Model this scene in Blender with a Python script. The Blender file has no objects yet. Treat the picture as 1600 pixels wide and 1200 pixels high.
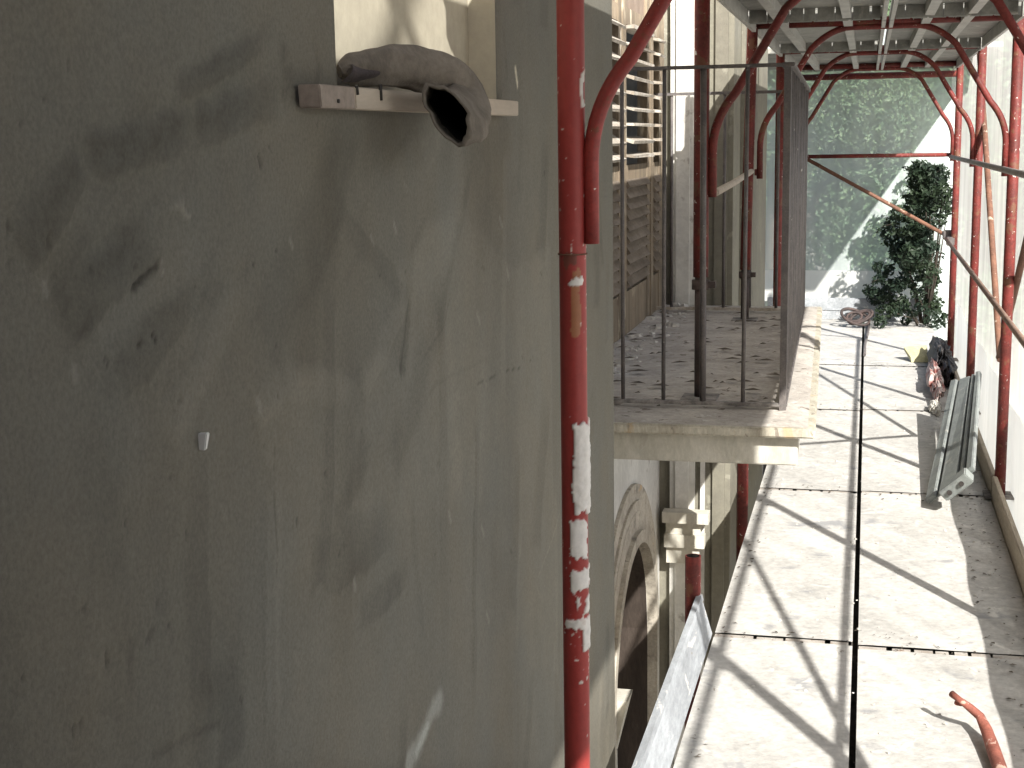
import bpy, bmesh, math, random
import numpy as np
from mathutils import Vector, Matrix
random.seed(7); RNG = np.random.RandomState(11)
scn = bpy.context.scene
col = scn.collection

# ------------------------------------------------------------------ camera
EYE = np.array([0.0, 0.0, 1.42]); FPX = 2226.2
def cam_axes(yaw, pitch, roll):
    cy, sy = math.cos(yaw), math.sin(yaw)
    f = np.array([-sy*math.cos(pitch), cy*math.cos(pitch), math.sin(pitch)])
    r = np.array([cy, sy, 0.0]); u = np.cross(r, f)
    c, s = math.cos(roll), math.sin(roll)
    return c*r+s*u, -s*r+c*u, f
AR, AU, AF = cam_axes(math.radians(14.004), math.radians(-9.616), math.radians(-.948))
cam = bpy.data.cameras.new('camera'); cam.sensor_width = 36; cam.lens = FPX*36/1600
cam.clip_start = .02; cam.clip_end = 600
co = bpy.data.objects.new('camera', cam); col.objects.link(co)
co.matrix_world = Matrix(((AR[0], AU[0], -AF[0], EYE[0]), (AR[1], AU[1], -AF[1], EYE[1]), (AR[2], AU[2], -AF[2], EYE[2]), (0, 0, 0, 1)))
scn.camera = co
def at(px, py, ax, val):            # photo pixel -> point on the plane axis = val
    d = AR*(px-800)/FPX - AU*(py-600)/FPX + AF
    return EYE + d*(val-EYE[ax])/d[ax]

# ------------------------------------------------------------------ light
SUN = Vector((-1.0, 1.77, -1.477)).normalized()      # direction the light travels
elev = math.asin(-SUN.z); azim = math.atan2(-SUN.x, -SUN.y)
w = bpy.data.worlds.new('World'); scn.world = w; w.use_nodes = True
nt = w.node_tree; bg = nt.nodes['Background']
sky = nt.nodes.new('ShaderNodeTexSky'); sky.sky_type = 'NISHITA'; sky.sun_disc = False
sky.sun_elevation = elev; sky.sun_rotation = azim; sky.dust_density = 2.0; sky.air_density = 1.0
nt.links.new(sky.outputs[0], bg.inputs[0]); bg.inputs[1].default_value = .07
sl = bpy.data.lights.new('sun', 'SUN'); sl.energy = 5.0; sl.angle = math.radians(.6); sl.color = (1.0, .965, .905)
so = bpy.data.objects.new('sun', sl); col.objects.link(so)
so.rotation_euler = SUN.to_track_quat('-Z', 'Y').to_euler(); so.location = (6, -10, 12)
vs = scn.view_settings; vs.view_transform = 'Standard'; vs.look = 'None'; vs.gamma = 1; vs.use_curve_mapping = False
vs.exposure = 1.93

# ------------------------------------------------------------------ materials
MATS = {}
def M(name, c1, c2=None, scale=6, stretch=(1, 1, 1), rough=.75, bump=.15, bscale=45, metal=0, spots=(), fine=.25, spec=.3, detail=6):
    """noise-mottled procedural material; spots = [(colour, scale, threshold, softness)]"""
    if name in MATS: return MATS[name]
    m = bpy.data.materials.new(name); m.use_nodes = True; n = m.node_tree.nodes; l = m.node_tree.links
    b = n['Principled BSDF']; b.inputs['Roughness'].default_value = rough; b.inputs['Metallic'].default_value = metal
    b.inputs['Specular IOR Level'].default_value = spec
    tc = n.new('ShaderNodeTexCoord'); oi = n.new('ShaderNodeObjectInfo')
    off = n.new('ShaderNodeVectorMath'); off.operation = 'SCALE'; off.inputs[0].default_value = (17, 29, 13)
    l.new(oi.outputs['Random'], off.inputs['Scale'])
    add = n.new('ShaderNodeVectorMath'); add.operation = 'ADD'
    l.new(tc.outputs['Object'], add.inputs[0]); l.new(off.outputs[0], add.inputs[1])
    mp = n.new('ShaderNodeMapping'); mp.inputs['Scale'].default_value = stretch; l.new(add.outputs[0], mp.inputs[0])
    def noise(sc, det=detail, ro=.6):
        t = n.new('ShaderNodeTexNoise'); t.inputs['Scale'].default_value = sc; t.inputs['Detail'].default_value = det
        t.inputs['Roughness'].default_value = ro; l.new(mp.outputs[0], t.inputs['Vector']); return t
    def mix(a, bb, fac, mode='MIX'):
        x = n.new('ShaderNodeMix'); x.data_type = 'RGBA'; x.blend_type = mode
        for sock, v in ((x.inputs[0], fac), (x.inputs[6], a), (x.inputs[7], bb)):
            if isinstance(v, (int, float)): sock.default_value = v
            elif isinstance(v, tuple): sock.default_value = (*v[:3], 1)
            else: l.new(v, sock)
        return x.outputs[2]
    def ramp(src, lo, hi):
        r = n.new('ShaderNodeMapRange'); r.inputs[1].default_value = lo; r.inputs[2].default_value = hi; r.interpolation_type = 'SMOOTHSTEP'
        l.new(src, r.inputs[0]); return r.outputs[0]
    c2 = c2 or tuple(x*.8 for x in c1)
    out = mix(c1, c2, ramp(noise(scale).outputs[0], .35, .65))
    if fine:
        g = noise(scale*9, 5, .7); gr = n.new('ShaderNodeMapRange'); gr.inputs[1].default_value = .3; gr.inputs[2].default_value = .7
        gr.inputs[3].default_value = 1-fine; gr.inputs[4].default_value = 1+fine*.6; l.new(g.outputs[0], gr.inputs[0])
        out = mix(out, gr.outputs[0], 1.0, 'MULTIPLY')
    for k, (c, sc, th, soft) in enumerate(spots):
        t = noise(sc, 5, .62); t.inputs['Distortion'].default_value = .3*(k+1)
        out = mix(out, c, ramp(t.outputs[0], th, th+soft))
    l.new(out, b.inputs['Base Color'])
    if bump:
        bn = n.new('ShaderNodeBump'); bn.inputs['Strength'].default_value = bump; bn.inputs['Distance'].default_value = .01
        l.new(noise(bscale, 6).outputs[0], bn.inputs['Height']); l.new(bn.outputs[0], b.inputs['Normal'])
    MATS[name] = m; return m

def attr_mat(name, rough=.85, bump=.12, bscale=90, fine=.12, spec=.2):
    m = bpy.data.materials.new(name); m.use_nodes = True; n = m.node_tree.nodes; l = m.node_tree.links
    b = n['Principled BSDF']; b.inputs['Roughness'].default_value = rough; b.inputs['Specular IOR Level'].default_value = spec
    a = n.new('ShaderNodeAttribute'); a.attribute_name = 'Col'
    tc = n.new('ShaderNodeTexCoord'); t = n.new('ShaderNodeTexNoise'); t.inputs['Scale'].default_value = bscale; t.inputs['Detail'].default_value = 8
    t.inputs['Roughness'].default_value = .7; l.new(tc.outputs['Object'], t.inputs['Vector'])
    r = n.new('ShaderNodeMapRange'); r.inputs[1].default_value = .3; r.inputs[2].default_value = .7; r.inputs[3].default_value = 1-fine; r.inputs[4].default_value = 1+fine
    l.new(t.outputs[0], r.inputs[0])
    x = n.new('ShaderNodeMix'); x.data_type = 'RGBA'; x.blend_type = 'MULTIPLY'; x.inputs[0].default_value = 1
    l.new(a.outputs['Color'], x.inputs[6]); l.new(r.outputs[0], x.inputs[7]); l.new(x.outputs[2], b.inputs['Base Color'])
    bn = n.new('ShaderNodeBump'); bn.inputs['Strength'].default_value = bump; bn.inputs['Distance'].default_value = .006
    l.new(t.outputs[0], bn.inputs['Height']); l.new(bn.outputs[0], b.inputs['Normal'])
    return m

def net_mat(name, cdif, ctr, see, front=.5):
    m = bpy.data.materials.new(name); m.use_nodes = True; n = m.node_tree.nodes; l = m.node_tree.links
    for x in list(n):
        if x.type != 'OUTPUT_MATERIAL': n.remove(x)
    out = [x for x in n if x.type == 'OUTPUT_MATERIAL'][0]
    d = n.new('ShaderNodeBsdfDiffuse'); d.inputs[0].default_value = (*cdif, 1)
    t = n.new('ShaderNodeBsdfTranslucent'); t.inputs[0].default_value = (*ctr, 1)
    s = n.new('ShaderNodeMixShader'); s.inputs[0].default_value = front; l.new(d.outputs[0], s.inputs[1]); l.new(t.outputs[0], s.inputs[2])
    tr = n.new('ShaderNodeBsdfTransparent')
    mx = n.new('ShaderNodeMixShader')
    tc = n.new('ShaderNodeTexCoord'); mp = n.new('ShaderNodeMapping'); mp.inputs['Scale'].default_value = (1, 1, .12)
    l.new(tc.outputs['Object'], mp.inputs[0])
    no = n.new('ShaderNodeTexNoise'); no.inputs['Scale'].default_value = 9; no.inputs['Detail'].default_value = 6; l.new(mp.outputs[0], no.inputs['Vector'])
    r = n.new('ShaderNodeMapRange'); r.inputs[1].default_value = .3; r.inputs[2].default_value = .7
    r.inputs[3].default_value = see+.07; r.inputs[4].default_value = see-.07; l.new(no.outputs[0], r.inputs[0])
    l.new(r.outputs[0], mx.inputs[0]); l.new(s.outputs[0], mx.inputs[1]); l.new(tr.outputs[0], mx.inputs[2]); l.new(mx.outputs[0], out.inputs[0])
    return m

def leaf_mat(name, c1, c2, trans=.35):
    m = bpy.data.materials.new(name); m.use_nodes = True; n = m.node_tree.nodes; l = m.node_tree.links
    b = n['Principled BSDF']; b.inputs['Roughness'].default_value = .55; b.inputs['Specular IOR Level'].default_value = .25
    tc = n.new('ShaderNodeTexCoord'); t = n.new('ShaderNodeTexNoise'); t.inputs['Scale'].default_value = 2.2; t.inputs['Detail'].default_value = 8
    l.new(tc.outputs['Object'], t.inputs['Vector'])
    x = n.new('ShaderNodeMix'); x.data_type = 'RGBA'; x.inputs[6].default_value = (*c1, 1); x.inputs[7].default_value = (*c2, 1)
    r = n.new('ShaderNodeMapRange'); r.inputs[1].default_value = .4; r.inputs[2].default_value = .6; l.new(t.outputs[0], r.inputs[0])
    l.new(r.outputs[0], x.inputs[0]); l.new(x.outputs[2], b.inputs['Base Color'])
    tb = n.new('ShaderNodeBsdfTranslucent'); l.new(x.outputs[2], tb.inputs[0])
    mx = n.new('ShaderNodeMixShader'); mx.inputs[0].default_value = trans
    out = [q for q in n if q.type == 'OUTPUT_MATERIAL'][0]
    l.new(b.outputs[0], mx.inputs[1]); l.new(tb.outputs[0], mx.inputs[2]); l.new(mx.outputs[0], out.inputs[0])
    return m

RED = M('red_tube_paint', (.27, .034, .029), (.20, .025, .022), scale=9, rough=.48, bump=.12, bscale=60, fine=.3, spec=.4,
        spots=[((.16, .045, .025), 22, .60, .06), ((.58, .53, .48), 85, .70, .03)])
REDOLD = M('worn_red_tube_paint', (.165, .028, .023), (.10, .022, .018), scale=12, rough=.6, bump=.2, bscale=60, fine=.35,
        spots=[((.13, .055, .032), 18, .55, .07), ((.56, .51, .46), 60, .655, .03)])
TANTUBE = M('tan_rusty_tube', (.34, .23, .17), (.24, .15, .11), scale=14, rough=.8, bump=.2)
WORNTUBE = M('worn_grey_tube', (.36, .33, .31), (.27, .25, .23), scale=12, rough=.7, bump=.15)
JACK = M('grimy_jack_screw', (.085, .06, .055), (.05, .04, .038), scale=20, rough=.7, bump=.2)
RUST = M('rusty_brown_steel', (.20, .10, .065), (.13, .065, .045), scale=14, rough=.8, bump=.25, spots=[((.42, .33, .26), 24, .6, .06)])
STICK = M('rusty_red_bent_tube', (.30, .10, .07), (.20, .07, .05), scale=18, rough=.75, bump=.3, spots=[((.45, .30, .24), 30, .6, .05)])
DARKIRON = M('dark_wrought_iron', (.098, .089, .088), (.14, .125, .118), scale=20, rough=.6, bump=.2, spots=[((.45, .43, .40), 45, .68, .04)])
DUSTIRON = M('dust_caked_iron', (.30, .28, .26), (.12, .11, .105), scale=24, rough=.85, bump=.3)
GALV = M('galvanised_steel', (.33, .345, .34), (.24, .25, .25), scale=10, rough=.5, metal=.25, bump=.1, fine=.2, spots=[((.50, .48, .43), 14, .58, .1)])
PANEL = M('pale_galvanised_panel', (.27, .29, .275), (.21, .225, .22), scale=9, rough=.55, metal=.1, bump=.1, spots=[((.38, .37, .34), 16, .62, .06)])
DECK = M('cement_dusted_deck_board', (.50, .485, .455), (.41, .40, .375), scale=4.5, rough=.85, bump=.28, bscale=55, fine=.22,
         spots=[((.28, .28, .28), 6, .58, .12), ((.20, .175, .15), 20, .68, .05), ((.54, .525, .49), 9, .58, .10)])
DECKEND = M('deck_end_steel', (.42, .395, .36), (.33, .29, .25), scale=25, rough=.7, bump=.2, spots=[((.20, .12, .08), 30, .60, .06)])
CHANNEL = M('dark_plank_channel', (.10, .09, .08), (.06, .055, .05), scale=20, rough=.9, bump=.2)  # darker than the boards, so the plank gaps come out dark
CEIL = M('upper_deck_underside_steel', (.27, .27, .245), (.19, .19, .175), scale=5, rough=.6, metal=.1, bump=.1, spots=[((.34, .33, .29), 8, .58, .08)])
RIB = M('upper_deck_rib_steel', (.42, .42, .39), (.34, .34, .32), scale=8, rough=.55, bump=.1)
TOE = M('grey_toe_board_metal', (.36, .38, .40), (.27, .285, .30), scale=7, stretch=(1, .3, 1), rough=.6, bump=.2, spots=[((.55, .53, .50), 20, .62, .05), ((.22, .21, .20), 26, .67, .04)])
TOEWOOD = M('pale_wood_toe_board', (.42, .36, .28), (.33, .28, .22), scale=9, stretch=(2, .3, 2), rough=.8, bump=.2)
OLIVE = M('olive_grey_plaster', (.20, .19, .15), (.17, .16, .13), scale=4, rough=.9, bump=.2, fine=.15, spots=[((.25, .24, .195), 10, .62, .06)])
CREAM = M('cream_limewash_plaster', (.54, .515, .45), (.42, .40, .34), scale=6, stretch=(1.4, 1.4, .6), rough=.9, bump=.2, fine=.15, spots=[((.36, .34, .29), 12, .62, .08)])
WHITEWASH = M('white_limewash_plaster', (.62, .61, .57), (.50, .49, .46), scale=4, rough=.9, bump=.2, fine=.12, spots=[((.36, .34, .31), 9, .62, .08)])
STONE = M('weathered_stone', (.46, .42, .35), (.34, .31, .26), scale=9, rough=.9, bump=.35, spots=[((.22, .20, .17), 16, .58, .08), ((.48, .34, .20), 12, .66, .05)])
FLOOR = M('dusty_balcony_floor', (.47, .435, .39), (.37, .34, .305), scale=7, rough=.95, bump=.4, spots=[((.17, .145, .12), 22, .61, .05), ((.52, .50, .46), 15, .62, .06)])
SLAB = M('balcony_edge_stone', (.50, .47, .39), (.36, .33, .265), scale=11, stretch=(1.6, 1.6, .5), rough=.9, bump=.3, spots=[((.43, .34, .22), 9, .58, .10), ((.22, .19, .155), 17, .60, .06)])
SHUT = M('weathered_shutter_wood', (.235, .185, .13), (.15, .12, .085), scale=9, stretch=(1, 1, .25), rough=.8, bump=.3, spots=[((.40, .35, .27), 16, .58, .08), ((.12, .085, .06), 20, .64, .05)])
SHUTRED = M('brown_shutter_panel_wood', (.20, .15, .115), (.15, .115, .09), scale=9, stretch=(1, 1, .3), rough=.8, bump=.3, spots=[((.33, .28, .23), 14, .60, .08)])
LOUV = M('grey_brown_louvre_wood', (.20, .165, .13), (.13, .105, .08), scale=9, stretch=(1, .4, 1), rough=.85, bump=.3)
DOORDARK = M('shade_dark_door_wood', (.055, .042, .034), (.035, .027, .022), scale=9, stretch=(1, 1, .3), rough=.8, bump=.3)  # near black, with the shade of the doorway reveal put into the colour
SLAT = M('pale_louvre_wood', (.47, .44, .39), (.30, .26, .21), scale=14, rough=.8, bump=.2)
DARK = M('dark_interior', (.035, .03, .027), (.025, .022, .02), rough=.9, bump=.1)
LATH = M('pale_pine_lath', (.50, .44, .36), (.44, .38, .31), scale=6, stretch=(1, .4, 3), rough=.75, bump=.12, bscale=30, fine=.1)
LATHEND = M('darker_pine_offcut', (.34, .285, .24), (.28, .235, .20), scale=8, rough=.8, bump=.15)
CLOTH = M('grey_brown_cloth', (.205, .18, .15), (.14, .122, .10), scale=13, rough=.95, bump=.3, bscale=240, fine=.2)
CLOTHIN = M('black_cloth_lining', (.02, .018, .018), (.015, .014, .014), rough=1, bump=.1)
NAIL = M('dark_steel_nail', (.05, .045, .04), rough=.5, metal=.5, bump=0)
NICHE = M('cream_niche_plaster', (.42, .385, .30), (.36, .33, .26), scale=5, rough=.9, bump=.1, fine=.1)
BARK = M('tree_bark', (.06, .048, .036), (.04, .032, .025), scale=12, rough=.9, bump=.5)
GROUND = M('dark_dirt_yard', (.13, .115, .095), (.09, .08, .068), scale=.7, rough=.95, bump=.2, bscale=12)
YELLOW = M('yellow_foam_scrap', (.50, .47, .28), (.40, .37, .23), scale=9, rough=.9, bump=.2)
BAG = M('red_white_torn_bag', (.48, .43, .40), (.28, .10, .085), scale=11, rough=.7, bump=.4, detail=2)
DARKNET = M('dark_crumpled_tarpaulin', (.045, .045, .05), (.07, .06, .055), scale=9, rough=.7, bump=.5)
CHIP = M('plaster_rubble', (.55, .53, .49), (.4, .38, .34), scale=20, rough=.95, bump=.3)
LEAFDRY = M('dry_brown_leaves', (.085, .072, .058), (.13, .105, .08), scale=30, rough=.9, bump=.1)
STRAP = M('cream_tie_strap', (.50, .44, .37), (.4, .35, .3), scale=30, rough=.9, bump=.3)
WHITEWALL = M('sunlit_white_house_wall', (.75, .73, .68), (.66, .64, .6), scale=1.5, rough=.9, bump=.1)
TILE = M('terracotta_roof_tile', (.36, .15, .09), (.28, .12, .08), scale=6, rough=.9, bump=.3)
NETR = net_mat('white_debris_net', (.88, .86, .81), (.97, .95, .90), .53)
NETE = net_mat('pale_green_debris_net', (.82, .90, .88), (.34, .50, .52), .50, .20)
HEM = net_mat('doubled_net_hem', (.80, .81, .80), (.56, .57, .56), .04)
NETFOOT = net_mat('white_net_foot', (.84, .84, .81), (.55, .55, .52), .02)

# ------------------------------------------------------------------ mesh helpers
class MB:
    def __init__(s): s.v = []; s.f = []; s.sm = []
    def quad(s, a, b, c, d, smooth=False):
        k = len(s.v); s.v += [tuple(a), tuple(b), tuple(c), tuple(d)]; s.f.append((k, k+1, k+2, k+3)); s.sm.append(smooth); return s
    def poly(s, pts):
        k = len(s.v); s.v += [tuple(p) for p in pts]; s.f.append(tuple(range(k, k+len(pts)))); s.sm.append(False); return s
    def box(s, lo, hi, rot=None, jig=0):
        (x0, y0, z0), (x1, y1, z1) = lo, hi
        c = [(x0, y0, z0), (x1, y0, z0), (x1, y1, z0), (x0, y1, z0), (x0, y0, z1), (x1, y0, z1), (x1, y1, z1), (x0, y1, z1)]
        return s.hexa(c, rot, jig)
    def hexa(s, c, rot=None, jig=0):
        if jig: c = [tuple(q+random.uniform(-jig, jig) for q in p) for p in c]
        if rot is not None:
            ctr = np.mean(np.array(c), 0); c = [tuple(Vector(ctr)+rot @ (Vector(p)-Vector(ctr))) for p in c]
        k = len(s.v); s.v += [tuple(p) for p in c]
        for q in ((0, 3, 2, 1), (4, 5, 6, 7), (0, 1, 5, 4), (1, 2, 6, 5), (2, 3, 7, 6), (3, 0, 4, 7)):
            s.f.append(tuple(k+i for i in q)); s.sm.append(False)
        return s
    def tube(s, pts, r, n=14, caps=True, hollow=0):
        P = [Vector(p) for p in pts]; R = r if isinstance(r, (list, tuple)) else [r]*len(P)
        T = []
        for i in range(len(P)):
            t = (P[min(i+1, len(P)-1)]-P[max(i-1, 0)]).normalized(); T.append(t)
        up = Vector((0, 0, 1)) if abs(T[0].z) < .9 else Vector((1, 0, 0))
        nrm = (up-T[0]*up.dot(T[0])).normalized(); rings = []
        for i, p in enumerate(P):
            if i: nrm = (nrm-T[i]*nrm.dot(T[i])).normalized()
            bi = T[i].cross(nrm); k = len(s.v)
            for j in range(n):
                a = 2*math.pi*j/n; s.v.append(tuple(p+(nrm*math.cos(a)+bi*math.sin(a))*R[i]))
            rings.append(k)
        for a, b in zip(rings, rings[1:]):
            for j in range(n):
                s.f.append((a+j, a+(j+1) % n, b+(j+1) % n, b+j)); s.sm.append(True)
        if caps:
            s.f.append(tuple(rings[0]+j for j in range(n))[::-1]); s.sm.append(False)
            s.f.append(tuple(rings[-1]+j for j in range(n))); s.sm.append(False)
        return s
    def build(s, name, mat, parent=None, origin=(0, 0, 0), bevel=0):
        me = bpy.data.meshes.new(name); o = Vector(origin)
        me.from_pydata([tuple(Vector(p)-o) for p in s.v], [], s.f)
        me.polygons.foreach_set('use_smooth', s.sm); me.materials.append(mat); me.update()
        ob = bpy.data.objects.new(name, me); col.objects.link(ob)
        if bevel:
            bm = bmesh.new(); bm.from_mesh(me); bmesh.ops.remove_doubles(bm, verts=bm.verts, dist=1e-5)
            bmesh.ops.bevel(bm, geom=[e for e in bm.edges], offset=bevel, segments=2, affect='EDGES', clamp_overlap=True)
            bm.to_mesh(me); bm.free()
        if parent is not None: ob.parent = parent
        else: ob.location = o
        return ob
def arc(p0, p1, p2, n=8):            # quadratic bend p0 -> p2 with corner p1
    p0, p1, p2 = Vector(p0), Vector(p1), Vector(p2)
    return [p0*(1-t)**2+p1*2*t*(1-t)+p2*t*t for t in [i/n for i in range(n+1)]]
def tag(o, label=None, cat=None, group=None, kind=None):
    if label: o['label'] = label
    if cat: o['category'] = cat
    if group: o['group'] = group
    if kind: o['kind'] = kind
    return o
def thing(name, loc, label, cat, group=None):
    o = bpy.data.objects.new(name, None); col.objects.link(o); o.location = loc; o.empty_display_size = .1
    return tag(o, label, cat, group)
def part(mb, name, mat, th, bevel=0):               # mesh given in world coordinates, child of an (unrotated) thing
    return mb.build(name, mat, th, origin=th.location, bevel=bevel)
def sub(mb, name, mat, par, th, bevel=0):
    return mb.build(name, mat, par, origin=th.location, bevel=bevel)
def grid_mesh(name, V, F, mat, parent=None, origin=(0, 0, 0), cols=None, smooth=True):
    me = bpy.data.meshes.new(name)
    V = np.asarray(V, np.float32)-np.asarray(origin, np.float32); F = np.asarray(F, np.int32)
    me.vertices.add(len(V)); me.vertices.foreach_set('co', V.ravel())
    k = F.shape[1]; me.loops.add(F.size); me.loops.foreach_set('vertex_index', F.ravel())
    me.polygons.add(len(F)); me.polygons.foreach_set('loop_start', np.arange(0, F.size, k, dtype=np.int32))
    me.polygons.foreach_set('use_smooth', np.full(len(F), smooth)); me.update(calc_edges=True); me.validate()
    if cols is not None:
        a = me.color_attributes.new('Col', 'FLOAT_COLOR', 'POINT')
        a.data.foreach_set('color', np.concatenate([cols, np.ones((len(cols), 1))], 1).astype(np.float32).ravel())
    me.materials.append(mat); ob = bpy.data.objects.new(name, me); col.objects.link(ob)
    if parent is not None: ob.parent = parent
    return ob
def vnoise(x, y, seed, oct=4, ro=.55):
    r = np.random.RandomState(seed); out = np.zeros_like(x); amp = 1; tot = 0
    for o in range(oct):
        G = r.rand(128, 128)*2-1; xx = x*2**o+r.rand()*50; yy = y*2**o+r.rand()*50
        xi = np.floor(xx).astype(int); yi = np.floor(yy).astype(int); fx = xx-xi; fy = yy-yi
        fx = fx*fx*(3-2*fx); fy = fy*fy*(3-2*fy)
        g = lambda a, b: G[a % 128, b % 128]
        out += amp*((g(xi, yi)*(1-fx)+g(xi+1, yi)*fx)*(1-fy)+(g(xi, yi+1)*(1-fx)+g(xi+1, yi+1)*fx)*fy); tot += amp; amp *= ro
    return out/tot

# ------------------------------------------------------------------ main dimensions
WX = -.575                # near wall face
WEND = 3.305              # its outer corner
FX = -.90                 # recessed facade face
RY = 6.40                 # return wall facing the camera
LX, RX = -.447, .54       # scaffold standards
GZ = -4.2
BAYS = [-1.4, .4, 2.2, 4.0, 5.8, 7.6, 9.4]

# ------------------------------------------------------------------ ground
g = MB(); g.quad((-150, -150, GZ), (150, -150, GZ), (150, 250, GZ), (-150, 250, GZ)); tag(g.build('ground', GROUND), kind='structure')

# ------------------------------------------------------------------ building
bld = thing('plastered_building', (-1.2, 3.0, GZ), 'olive grey plastered building with a small niche window, arched doorway and stone balcony', 'building')

# --- near wall: relief and stains are real height / pigment variation of trowelled mortar
n0 = at(525, 100, 0, WX)[1]; n1 = at(775, 60, 0, WX)[1]; nz0 = 1.483; nz1 = 2.02
def lin(a, b, st): return np.linspace(a, b, max(2, int(round((b-a)/st))+1))
ys = np.unique(np.round(np.concatenate([lin(.74, n0, .0035), lin(n0, n1, .004), lin(n1, WEND, .0048)]), 5))
zs = np.unique(np.round(np.concatenate([lin(-.22, nz0, .0045), lin(nz0, nz1, .006), lin(nz1, 2.2, .01)]), 5))
YY, ZZ = np.meshgrid(ys, zs)
dist_eye = YY                                                   # for nothing but sizing of strokes below
H = .0016*vnoise(YY*3, ZZ*3, 1) + .0006*vnoise(YY*14, ZZ*9, 2)
base = np.array([.157, .149, .123])
TN = np.zeros_like(YY)                                          # pigment factor
TN += .10*vnoise(YY*4, ZZ*2.2, 3)+.05*vnoise(YY*16, ZZ*7, 4)+.05*vnoise(YY*45, ZZ*40, 14)
WARM = .5*vnoise(YY*4, ZZ*3, 5)+.3*vnoise(YY*13, ZZ*9, 15)
rough_n = vnoise(YY*60, ZZ*60, 6, 4, .7)
def wp(px, py):
    p = at(px, py, 0, WX); return p[1], p[2]
def seg_coords(a, b):
    d = np.array([b[0]-a[0], b[1]-a[1]]); L = np.hypot(*d)+1e-9; d /= L
    u = ((YY-a[0])*d[0]+(ZZ-a[1])*d[1]); v = (-(YY-a[0])*d[1]+(ZZ-a[1])*d[0]); return u/L, v, L
sst = lambda x, a, b: (lambda t: t*t*(3-2*t))(np.clip((x-a)/(b-a+1e-12), 0, 1))
wob = vnoise(YY*18, ZZ*18, 7, 4)
def stroke(a, b, wd, h, tint, edge=.15):
    """one trowel pass: plateau with one crisp and one feathered side"""
    global H, TN
    u, v, L = seg_coords(a, b)
    v = v/wd + .22*wob + .25*np.sin(u*3.1)*0.4
    m = sst(v, -.5, -.5+edge)*(1-sst(v, .1, .5))*sst(u+.05*wob, 0, .08)*(1-sst(u+.05*wob, .75, 1.0))
    H = H+1.5*h*m; TN = TN+1.7*tint*m
def patch(px, py, rx, ry, ang, tint, rgh, hard=.5):
    """patch of coarse, open mortar"""
    global H, TN
    c = wp(px, py); sx = wp(px+rx, py); k = abs(sx[0]-c[0]); kz = abs(wp(px, py+ry)[1]-c[1])
    ca, sa = math.cos(ang), math.sin(ang); dy = (YY-c[0])/k*1.0; dz = (ZZ-c[1])/kz
    q = np.hypot(dy*ca+dz*sa, -dy*sa+dz*ca)+.55*vnoise(YY*30, ZZ*30, int(px+py) % 97)
    m = 1-sst(q, hard, 1.0)
    TN = TN+1.35*tint*m*(.5+1.3*np.clip(rough_n+.15, 0, 1)); H = H+1.5*rgh*m*(rough_n-.2)
def poly(pts, w, tint, h, taper=True):
    """thin scratch, ridge or drip along a polyline of photo points on the wall"""
    global H, TN
    m = np.zeros_like(YY); P = [wp(*p) for p in pts]
    for i, (a, b) in enumerate(zip(P, P[1:])):
        u, v, L = seg_coords(a, b); uc = np.clip(u, 0, 1); dd = np.hypot((u-uc)*L, v)+.25*w*wob
        m = np.maximum(m, 1-sst(dd, .3*w, w))
    TN = TN+tint*m; H = H+h*m
rs = random.Random(5)
for k in range(150):                                            # general trowelling
    y = rs.uniform(.75, 3.3); z = rs.uniform(-.2, 1.9)
    up = (y < 1.9 and z > .95)
    ang = rs.gauss(.75, .25) if up else rs.gauss(1.5, .14)
    L = rs.uniform(.12, .45); wd = rs.uniform(.03, .12)
    stroke((y, z), (y+L*math.cos(ang), z+L*math.sin(ang)), wd, rs.choice([-1, 1])*rs.uniform(.0002, .0008), rs.uniform(-.10, .08), rs.uniform(.08, .4))
# strokes and marks seen in the photograph
for p, q, wd, h, t in (((30, 390), (130, 230), .05, .0014, -.12), ((130, 230), (300, 190), .045, .0012, -.12), ((300, 190), (445, 140), .05, .0014, -.10),
                       ((270, 140), (420, 50), .03, .0012, -.14), ((90, 500), (250, 330), .06, .0010, -.12), ((140, 520), (350, 330), .05, -.0008, .06),
                       ((180, 600), (300, 430), .05, .0010, -.10), ((390, 640), (440, 590), .05, .0012, .06), ((440, 590), (560, 600), .05, .0010, .05),
                       ((560, 610), (640, 440), .05, .0014, .06), ((625, 590), (640, 430), .03, -.0012, -.14), ((480, 880), (620, 800), .09, .0009, -.12),
                       ((560, 960), (640, 880), .05, .0008, -.10), ((745, 640), (740, 1150), .03, .0010, -.08), ((430, 750), (428, 1180), .05, .0007, .06),
                       ((690, 430), (700, 1100), .05, .0006, -.05), ((640, 480), (520, 330), .04, .0009, -.08), ((790, 230), (785, 640), .04, .0007, .07)):
    stroke(wp(*p), wp(*q), wd, h, t, .1)
spk = vnoise((YY+ZZ*.7)*26, (ZZ-YY*.7)*85, 61, 4, .7)            # drag texture of coarse sand under the float
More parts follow.
